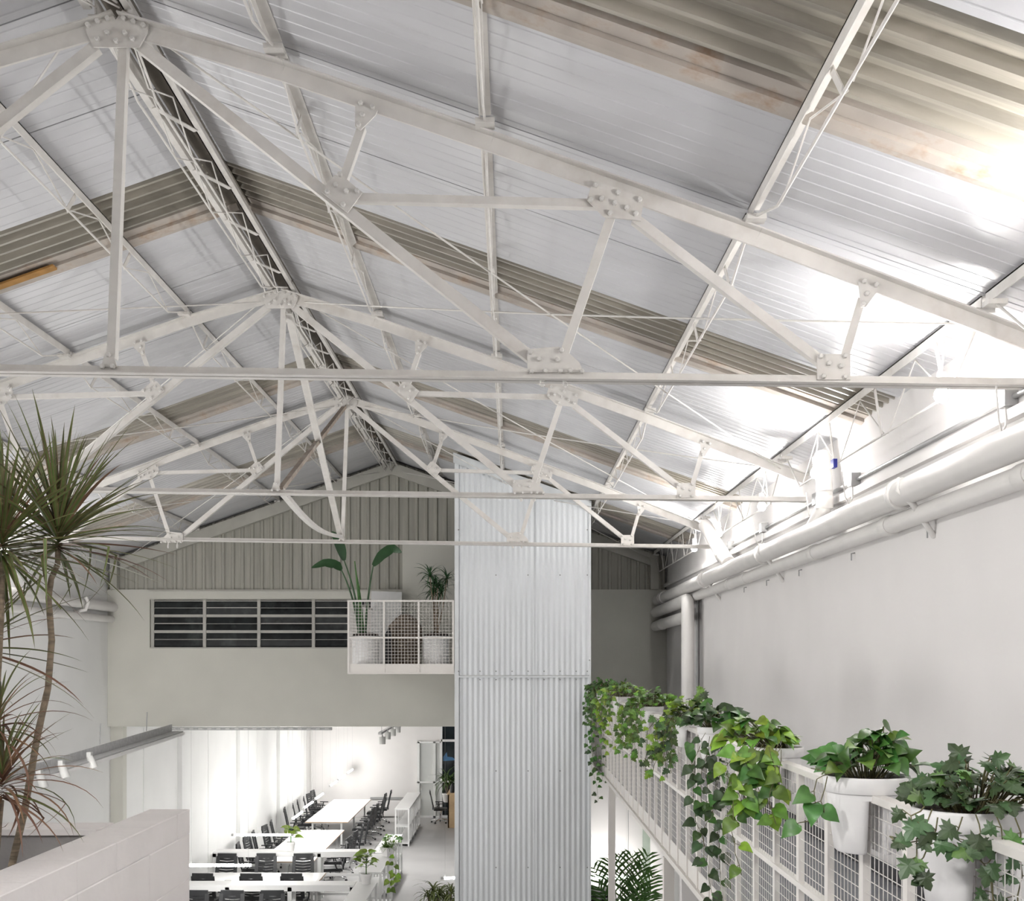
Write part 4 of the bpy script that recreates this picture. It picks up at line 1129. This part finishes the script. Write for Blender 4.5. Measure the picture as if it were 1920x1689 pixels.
# office chair prototype (faces +x in local space: backrest at -x)
def make_chair():
    r = bpy.data.objects.new('office_chair', None); COL.objects.link(r)
    mb = MB().box(-.22, .24, -.24, .24, .43, .47).box(-.20, .23, -.22, .22, .47, .50); mb.build('seat', 'black', r)
    bk = MB()
    for s in (-1, 1): bk.beam((-.24, s * .21, .56), (-.34, s * .20, 1.02), .035, .075, (1, 0, 0))
    bk.beam((-.345, -.215, 1.03), (-.345, .215, 1.03), .035, .11, (1, 0, 0)); bk.beam((-.24, -.21, .56), (-.24, .21, .56), .03, .09, (1, 0, 0))
    bo = bk.build('backrest', 'black', r)
    for k in range(6):
        z = .63 + k * .062; x = -.255 - (z - .56) * .20
        for s in (-1, 1):
            MB().beam((x, s * .20, z + .02), (x, 0, z), .02, .048, (1, 0, 0)).build('slat', 'black', bo)
    MB().box(-.265, -.235, -.03, .03, .44, .62).build('back_stem', 'black', r)
    for s in (-1, 1):
        MB().tube([(-.12, s * .25, .45), (-.06, s * .29, .55), (-.04, s * .29, .66)], .018, 6).box(-.16, .12, s * .29 - .03, s * .29 + .03, .655, .68).build('armrest', 'black', r)
    MB().lathe([(.03, .10), (.03, .30), (.045, .30), (.045, .43)], n=10).build('gas_column', 'chrome', r)
    for k in range(5):
        a = k * 2 * PI / 5 + .3; ex, ey = .30 * math.cos(a), .30 * math.sin(a)
        lg = MB().tube([(0, 0, .12), (ex * .5, ey * .5, .11), (ex, ey, .075)], [.026, .022, .016], 6).build('base_leg', 'chrome', r)
        MB().tube([(ex - .02 * math.sin(a), ey + .02 * math.cos(a), .028), (ex + .02 * math.sin(a), ey - .02 * math.cos(a), .028)], .028, 8).build('caster', 'black', lg)
    return r


proto = make_chair(); used = [False]


def chair(x, y, rz, label, group):
    o = proto if not used[0] else copy_tree(proto); used[0] = True
    o.location = (x, y, Z0); o.rotation_euler = (0, 0, rz); T(o, label, 'chair', group); return o


G = 'black mesh office chairs'
for i in range(6): chair(-4.42 + R.uniform(-.06, .08), 34.6 + i * .92, PI + R.uniform(-.2, .2), 'black mesh office chair right of the far table, %s from the front' % ORD[i], G)
for i in range(6): chair(-6.32 + R.uniform(-.05, .05), 34.6 + i * .92, R.uniform(-.2, .2), 'black mesh office chair left of the far table, %s from the front' % ORD[i], G)
for i in range(5): chair(-4.30 + R.uniform(-.06, .08), 27.9 + i * .98, PI + R.uniform(-.25, .25), 'black mesh office chair right of the middle table, %s from the front' % ORD[i], G)
for i in range(5): chair(-6.22 + R.uniform(-.05, .05), 27.9 + i * .98, R.uniform(-.2, .2), 'black mesh office chair left of the middle table, %s from the front' % ORD[i], G)
for i, px in enumerate((419, 496, 567)): chair((px - VX) / F * 26.1, 26.0, -PI / 2 + R.uniform(-.1, .1), 'black mesh chair behind the wide table, %s from the left' % ORD[i], G)
for i, px in enumerate((385, 474, 551)): chair((px - VX) / F * 24.0, 24.2, PI / 2 + R.uniform(-.1, .1), 'black mesh chair in front of the wide table, %s from the left' % ORD[i], G)
for i, px in enumerate((362, 430, 508)): chair((px - VX) / F * 21.9, 21.75, -PI / 2 + R.uniform(-.1, .1), 'black mesh chair before the nearest partition, %s from the left' % ORD[i], G)
chair((826 - VX) / F * 39.3, 39.2, .1, 'black mesh office chair at the wooden desk', G)


def shelf_unit(x0, x1, y0, y1, h, label, along='y', nb=3):
    root = E('shelf_unit', ((x0 + x1) / 2, (y0 + y1) / 2, Z0), label, 'shelf', 'low white shelf units')
    MB().box(x0, x1, y0, y1, Z0 + h - .035, Z0 + h).build('top_board', 'white', root)
    for z in (.08, h * .52): MB().box(x0 + .02, x1 - .02, y0 + .02, y1 - .02, Z0 + z - .012, Z0 + z + .012).build('shelf_board', 'white', root)
    for i in range(nb + 1):
        t = i / nb
        for s in (0, 1):
            if along == 'y': px, py = (x0 + .025, x1 - .025)[s], y0 + .025 + (y1 - y0 - .05) * t
            else: px, py = x0 + .025 + (x1 - x0 - .05) * t, (y0 + .025, y1 - .025)[s]
            MB().box(px - .022, px + .022, py - .022, py + .022, Z0, Z0 + h - .035).build('upright', 'white', root)
    return root


shelf_unit(-3.42, -2.99, 34.2, 38.4, 1.10, 'long white open shelf unit beside the corridor, farthest', nb=5)
shelf_unit(-3.20, -2.78, 26.9, 29.8, 1.0, 'white open shelf unit beside the corridor, second farthest', nb=4)
shelf_unit(-3.12, -2.66, 23.9, 26.2, 1.10, 'white open shelf unit beside the corridor, second nearest', nb=3)
shelf_unit(-3.02, -2.62, 20.9, 22.85, 1.10, 'white open shelf unit beside the corridor, nearest', nb=2)


def partition(x0, x1, y0, y1, label):
    root = E('partition_frame', (x0, y0, Z0), label, 'partition', 'white partition frames')
    MB().box(x0, x1, y0, y1, Z0 + 1.06, Z0 + 1.10).build('top_board', 'white', root)
    MB().box(x0, x1, y0, y0 + .02, Z0 + .98, Z0 + 1.06).build('front_rail', 'white', root)
    for z in (.12, .55): MB().box(x0, x1, y0, y0 + .05, Z0 + z, Z0 + z + .06).build('cross_rail', 'white', root)
    n = max(2, round((x1 - x0) / 1.25))
    for i in range(n + 1):
        xx = x0 + .04 + (x1 - x0 - .08) * i / n
        for yy in (y0 + .03, y1 - .03): MB().box(xx - .04, xx + .04, yy - .03, yy + .03, Z0, Z0 + 1.06).build('upright', 'white', root)


partition(-6.75, -3.13, 26.45, 26.85, 'white partition frame across the office, behind the wide table')
partition(-6.70, -3.03, 22.5, 22.95, 'white partition frame across the office, nearest the viewer')

# small potted plants of the office
def office_plant(x, y, z, r, h, label, leaf, n, ph, spread, size):
    root = E('potted_plant', (x, y, z), label, 'potted plant', 'small office plants')
    round_pot(root, (x, y, z + h), r, h); c = Vector((x, y, z + h - .03)); stm = MB(); stm.tube([c, c + Vector((0, 0, ph * .7))], .012, 6)
    for i in range(n):
        a = i * 2.4; t = (i + 1) / n; p = c + Vector((0, 0, ph * (.25 + .6 * t)))
        dr = Vector((math.cos(a), math.sin(a), R.uniform(-.1, .9)))
        q = p + dr.normalized() * spread * (1.1 - .5 * t)
        stm.tube([p, q], .005, 4, caps=False)
        put_leaf(root, HL[leaf], q, dr + Vector((0, 0, -.3)), (0, -.4, 1), size * R.uniform(.8, 1.2))
    stm.build('stems', 'pothos', root)


office_plant((545 - VX) / F * 26.6, 26.62, Z0 + 1.10, .10, .20, 'lime leaved plant in a white pot on the rear partition', 'pothos_lime', 14, .40, .10, .17)
office_plant((686 - VX) / F * 22.6, 22.65, Z0 + 1.10, .11, .20, 'variegated leafy plant in a white pot on the nearest shelf unit', 'pothos_lime', 18, .48, .13, .17)
x_, y_ = (728 - VX) / F * 26.0, 25.9
root = E('potted_plant', (x_, y_, Z0 + 1.10), 'bright green grassy fern in a white tapered trough', 'potted plant', 'small office plants')
MB().lathe([(.11, 0), (.17, .17), (.18, .18), (.18, .20), (.16, .20)], (x_, y_, Z0 + 1.10), 4, smooth=False, caps=(True, False)).build('pot', 'pot', root)
fo = MB()
for i in range(140):
    az, el = R.uniform(0, 2 * PI), R.uniform(.2, 1.5); p = Vector((x_ + R.uniform(-.1, .1), y_ + R.uniform(-.1, .1), Z0 + 1.28)); e = el; hd = Vector((math.cos(az), math.sin(az), 0)); sd = Vector((-hd.y, hd.x, .2)); vs = []; L = R.uniform(.15, .34)
    for q in range(5):
        w_ = .008 * (1 - q / 5) + .001; vs += [p - sd * w_, p + sd * w_]; p = p + (hd * math.cos(e) + Vector((0, 0, math.sin(e)))) * (L / 4); e -= .4
    fo.add(vs, [(2 * q, 2 * q + 2, 2 * q + 3, 2 * q + 1) for q in range(4)], True)
T(fo.build('foliage', 'pothos_mid', root), kind='stuff')
x_, y_ = (737 - VX) / F * 27.6, 27.6
root = E('potted_plant', (x_, y_, Z0 + 1.0), 'leafy green vine plant trailing off the corridor shelf', 'potted plant', 'small office plants')
round_pot(root, (x_, y_, Z0 + 1.14), .09, .14); stm = MB()
mound(root, (x_, y_, Z0 + 1.14), .2, .2, .25, 24, [HL['pothos_mid'], HL['pothos']], .09, .13, stm)
for t in ([(738, 1590), (741, 1615), (738, 1650), (732, 1672)], [(732, 1600), (729, 1630), (731, 1670)], [(739, 1605), (742, 1640), (738, 1660)]):
    trail(root, px_pts(t, 23.8), .14, [HL['pothos_mid'], HL['pothos_lime']], .10, .15, stm)
stm.build('stems', 'stem', root)


def bush(name, x, y, z, n, L0, L1, m, label, w0=.02, elmin=-.3, pot=(.16, .3)):
    root = E(name, (x, y, z), label, 'potted plant')
    round_pot(root, (x, y, z + pot[1]), pot[0], pot[1]); fo = MB(); st_ = MB()
    for hx, hy, hz in ((0, 0, .55), (-.1, .05, .40), (.12, 0, .45), (.02, .1, .3)):
        t_ = Vector((x + hx, y + hy, z + pot[1] + hz)); st_.tube([(x, y, z + pot[1] - .03), t_], .012, 6)
        for i in range(n):
            az = i * 2.4 + hx * 9; el = R.uniform(elmin, 1.4); L = R.uniform(L0, L1); p = t_.copy(); e = el; hd = Vector((math.cos(az), math.sin(az), 0)); sd = Vector((-hd.y, hd.x, .3)); vs = []
            for q in range(7):
                w_ = w0 * (1 - (q / 6) ** 2) * .5 + .0008; vs += [p - sd * w_, p + sd * w_]; p = p + (hd * math.cos(e) + Vector((0, 0, math.sin(e)))) * (L / 6); e -= .26
            fo.add(vs, [(2 * q, 2 * q + 2, 2 * q + 3, 2 * q + 1) for q in range(6)], True)
    st_.build('stems', 'trunk', root); T(fo.build('foliage', m, root), kind='stuff')


bush('dracaena_plant', (812 - VX) / F * 23.2, 23.2, Z0 + .02, 30, .30, .55, 'dgreen', 'dark spiky dracaena by the tower base, nearer of two', .03)
bush('dracaena_plant', (846 - VX) / F * 22.9, 22.95, Z0 + .01, 30, .30, .52, 'dgreen', 'dark spiky dracaena by the tower base, farther of two', .03)
T(MB().box(-1.14, -.75, 23.6, 30.5, Z0, Z0 + .55).box(-1.16, -.73, 23.5, 30.6, Z0 + .55, Z0 + .60).build('low_bench', 'white', origin=(-.95, 27, Z0)), 'long low white bench beside the tower in the corridor', 'bench')
dk = E('wooden_desk', ((846 - VX) / F * 38.6, 38.6, Z0), 'light wood reception desk at the end of the corridor', 'desk')
MB().box(-2.08, -1.1, 38.0, 38.05, Z0, Z0 + 1.08).build('front_panel', 'wood', dk)
MB().box(-2.08, -2.04, 38.0, 39.6, Z0, Z0 + 1.08).build('side_panel', 'wood', dk); MB().box(-2.10, -1.1, 37.95, 39.6, Z0 + 1.08, Z0 + 1.11).build('desktop', 'wood', dk)
bush('potted_plant', (838 - VX) / F * 40.1, 40.0, Z0 + .6, 16, .4, .7, 'ivy_green', 'leafy plant in a cream trough behind the wooden desk', .05)
T(MB().lathe([(.07, 0), (.09, .18), (.05, .24), (.03, .30)], (-1.95, 38.3, Z0 + 1.11), 12).build('desk_lamp', 'black', origin=(-1.95, 38.3, Z0 + 1.11)), 'black rounded device on the wooden desk corner', 'device')

# glazed end of the office: door and night windows
dr_ = E('door_1', (-2.9, DO - .04, Z0), 'white framed glass door at the end of the corridor', 'door', kind='structure')
gx = [(785 - VX) / F * DO, (815 - VX) / F * DO, (827 - VX) / F * DO, (856 - VX) / F * DO]
for x in gx[:3]: MB().box(x - .04, x + .04, DO - .10, DO - .02, Z0, Z0 + 2.62).build('frame_post', 'white', dr_)
for z in (0.03, 1.22, 2.60): MB().box(gx[0] - .04, gx[2], DO - .10, DO - .02, Z0 + z - .03, Z0 + z + .03).build('frame_rail', 'white', dr_)
for a, b in ((gx[0], gx[1]), (gx[1], gx[2])):
    for z0, z1 in ((.06, 1.19), (1.25, 2.57)): MB().box(a + .04, b - .04, DO - .065, DO - .055, Z0 + z0, Z0 + z1).build('pane', 'glass', dr_)
MB().tube([(gx[0] + .10, DO - .14, Z0 + .95), (gx[0] + .10, DO - .14, Z0 + 1.15)], .015, 6).build('handle', 'chrome', dr_)
wn = E('window_2', (-2.2, DO - .03, Z0), 'dark night window with white bars behind the wooden desk', 'window', kind='structure')
for z0, z1 in ((.08, 1.20), (1.28, 2.62), (2.70, 4.2)):
    p = MB().box(gx[2] + .05, -1.2, DO - .05, DO - .035, Z0 + z0, Z0 + z1).build('pane', 'nightglass', wn)
for z in (.04, 1.24, 2.66): MB().box(gx[2], -1.2, DO - .09, DO - .02, Z0 + z - .04, Z0 + z + .04).build('frame_rail', 'white', wn)
MB().box(gx[2] - .03, gx[2] + .05, DO - .09, DO - .02, Z0, Z0 + 4.2).build('frame_post', 'white', wn)
MB().add([(gx[2] + .08, DO - .052, Z0 + 1.95), (gx[2] + .52, DO - .052, Z0 + 1.98), (gx[2] + .40, DO - .052, Z0 + 2.08), (gx[2] + .22, DO - .052, Z0 + 2.10), (gx[2] + .20, DO - .052, Z0 + 2.26), (gx[2] + .08, DO - .052, Z0 + 2.10)], [(0, 1, 2, 3, 4, 5)]).build('painted_blue_reflection', 'bluereflection', wn)  # blue reflection painted onto the pane as a flat patch

# ------------------------------------------------------------------ OFFICE LAMPS
tube_me = {}


def pendant(x, y, z, L, along, label, watts):
    root = E('tube_pendant', (x, y, z), label, 'lamp', 'bright tube lamps of the office')
    ex = Vector((L / 2, 0, 0)) if along == 'x' else Vector((0, L / 2, 0)); p = Vector((x, y, z))
    MB().tube([p - ex, p + ex], .024, 10).build('lit_tube', 'tube', root)
    u = ex.normalized()
    for s in (-1, 1):
        MB().tube([p + ex * s, p + ex * s + u * s * .06], .026, 10).build('end_cap', 'lampbody', root)
        MB().tube([p + ex * s * .9 + Vector((0, 0, .02)), Vector((x, y, CZ - 1.08)) + ex * s * .9], .0015, 4).build('suspension_wire', 'conduit', root)


zt = CZ - 3.69; k = 3.69 * F
for i, (px, py, al, L) in enumerate(((412, 1622, 'x', 1.15), (492, 1565, 'x', 1.2), (557, 1529, 'y', 1.3), (578, 1509, 'y', 1.3), (598, 1493, 'y', 1.3), (625, 1469, 'y', 1.3), (640, 1457, 'y', 1.3), (656, 1446, 'y', 1.3))):
    d = k / (py - VY); pendant((px - VX) / F * d, d, zt, L, al, 'glowing tube lamp hung over the office tables, %s from the front' % ORD[i], 40)
d = 22.4; pendant((1135 - VX) / F * d, d, CZ + (VY - 1645) / F * d, .9, 'x', 'glowing tube lamp seen under the walkway beside the palm', 40)
d = 22.0; pendant((848 - VX) / F * d, d, CZ + (VY - 1646) / F * d, .3, 'x', 'short glowing tube lamp among the plants left of the tower base', 20)
tk = E('light_track', Wp(720, 1370, 30), 'grey ceiling track carrying white cylinder spots over the corridor', 'light track')
a, b = Wp(712, 1375, 28.0), Wp(742, 1358, 33.5)
MB().beam(a, b, .05, .08, (0, 0, 1)).build('track_bar', 'tray', tk)
for q in (.1, .9):
    h = a.lerp(b, q); MB().tube([h, (h.x, h.y, CZ - 1.08)], .006, 5).build('hanger', 'conduit', tk)
for i, (px, py, d) in enumerate(((717, 1388, 28.4), (727, 1379, 29.8), (737, 1373, 31.0), (746, 1367, 32.4))):
    p = Wp(px, py, d); rt = E('cylinder_spot', p, 'white cylinder spotlight under the corridor track, %s from the front' % ORD[i], 'spotlight', 'cylinder spots over the corridor')
    MB().lathe([(.075, -.09), (.078, .09), (.02, .09), (.012, .16)], p, 14, caps=(False, True)).build('lamp_body', 'lampbody', rt)
    MB().tube([p + Vector((0, 0, .15)), a.lerp(b, min(1, max(0, (d - 28.0) / 5.5)))], .012, 6).build('stem', 'lampbody', rt)
    MB().lathe([(.068, 0)], p + Vector((0, 0, -.075)), 14, caps=(True, False)).build('lens', 'tube', rt)
    light('SPOT', 'spot_light', p + Vector((0, 0, -.1)), SPOT_W, rt, size=.06, aim=p + Vector((0, 0, -3)), spot=2.2)

# ------------------------------------------------------------------ UNDER THE WALKWAY: palm, cushion, door pull
x_, y_ = (1172 - VX) / F * 18.5, 18.5
root = E('areca_palm', (x_, y_, Z0), 'green feathery palm under the walkway beside the tower', 'potted plant')
round_pot(root, (x_, y_, Z0 + .42), .22, .42); stm = MB(); fo = MB()
tips = [(1216, 1598), (1186, 1600), (1140, 1610), (1110, 1622), (1226, 1640), (1205, 1622), (1120, 1660), (1222, 1672), (1160, 1600), (1196, 1655)]
for i, (tx, ty) in enumerate(tips):
    b0 = Vector((x_ + R.uniform(-.05, .05), y_ + R.uniform(-.05, .05), Z0 + .4)); tip = Wp(tx, ty, 18.2 + R.uniform(-.3, .5)); apex = b0.lerp(tip, .62) + Vector((0, 0, .35))
    pts = [b0 * (1 - t) ** 2 + apex * 2 * t * (1 - t) + tip * t * t for t in [q / 14 for q in range(15)]]
    stm.tube(pts, [.012 - .009 * q / 14 for q in range(15)], 5)
    for q in range(5, 15):
        tg = (pts[min(q + 1, 14)] - pts[q - 1]).normalized(); L = .34 * math.sin(PI * (q - 3) / 12.5) + .06
        for s in (-1, 1):
            for hh in (0,):
                p = pts[q - 1].lerp(pts[q], hh); sd = tg.cross(Vector((0, 1, .2))).normalized() * s
                e_ = p + (tg * .75 + sd * .7 + Vector((0, R.uniform(-.25, .25), -.15))).normalized() * L; md = p.lerp(e_, .5) + Vector((0, 0, .02)); wv = tg.cross(sd).normalized().cross((e_ - p).normalized()) * .019
                fo.add([p - wv * .4, p + wv * .4, md + wv, md - wv, e_], [(0, 1, 2, 3), (3, 2, 4)], True)
stm.build('fronds_stalk', 'ivy_green', root); T(fo.build('leaflets', 'ivy_green', root), kind='stuff')
p = Wp(1122, 1680, 20.5)
T(MB().box(p.x - .2, p.x + .25, 20.3, 20.75, p.z - .35, p.z + .12).build('striped_cushion', 'striped', origin=(p.x, 20.5, p.z - .35)), 'black and white striped seat cushion at the tower foot', 'cushion')
T(MB().tube([Wp(1178, 1500, 23.0), Wp(1178, 1720, 23.0)], .006, 5).build('hanging_cable', 'conduit', origin=Wp(1178, 1720, 23.0)), 'thin cable hanging on the white wall under the walkway', 'cable')
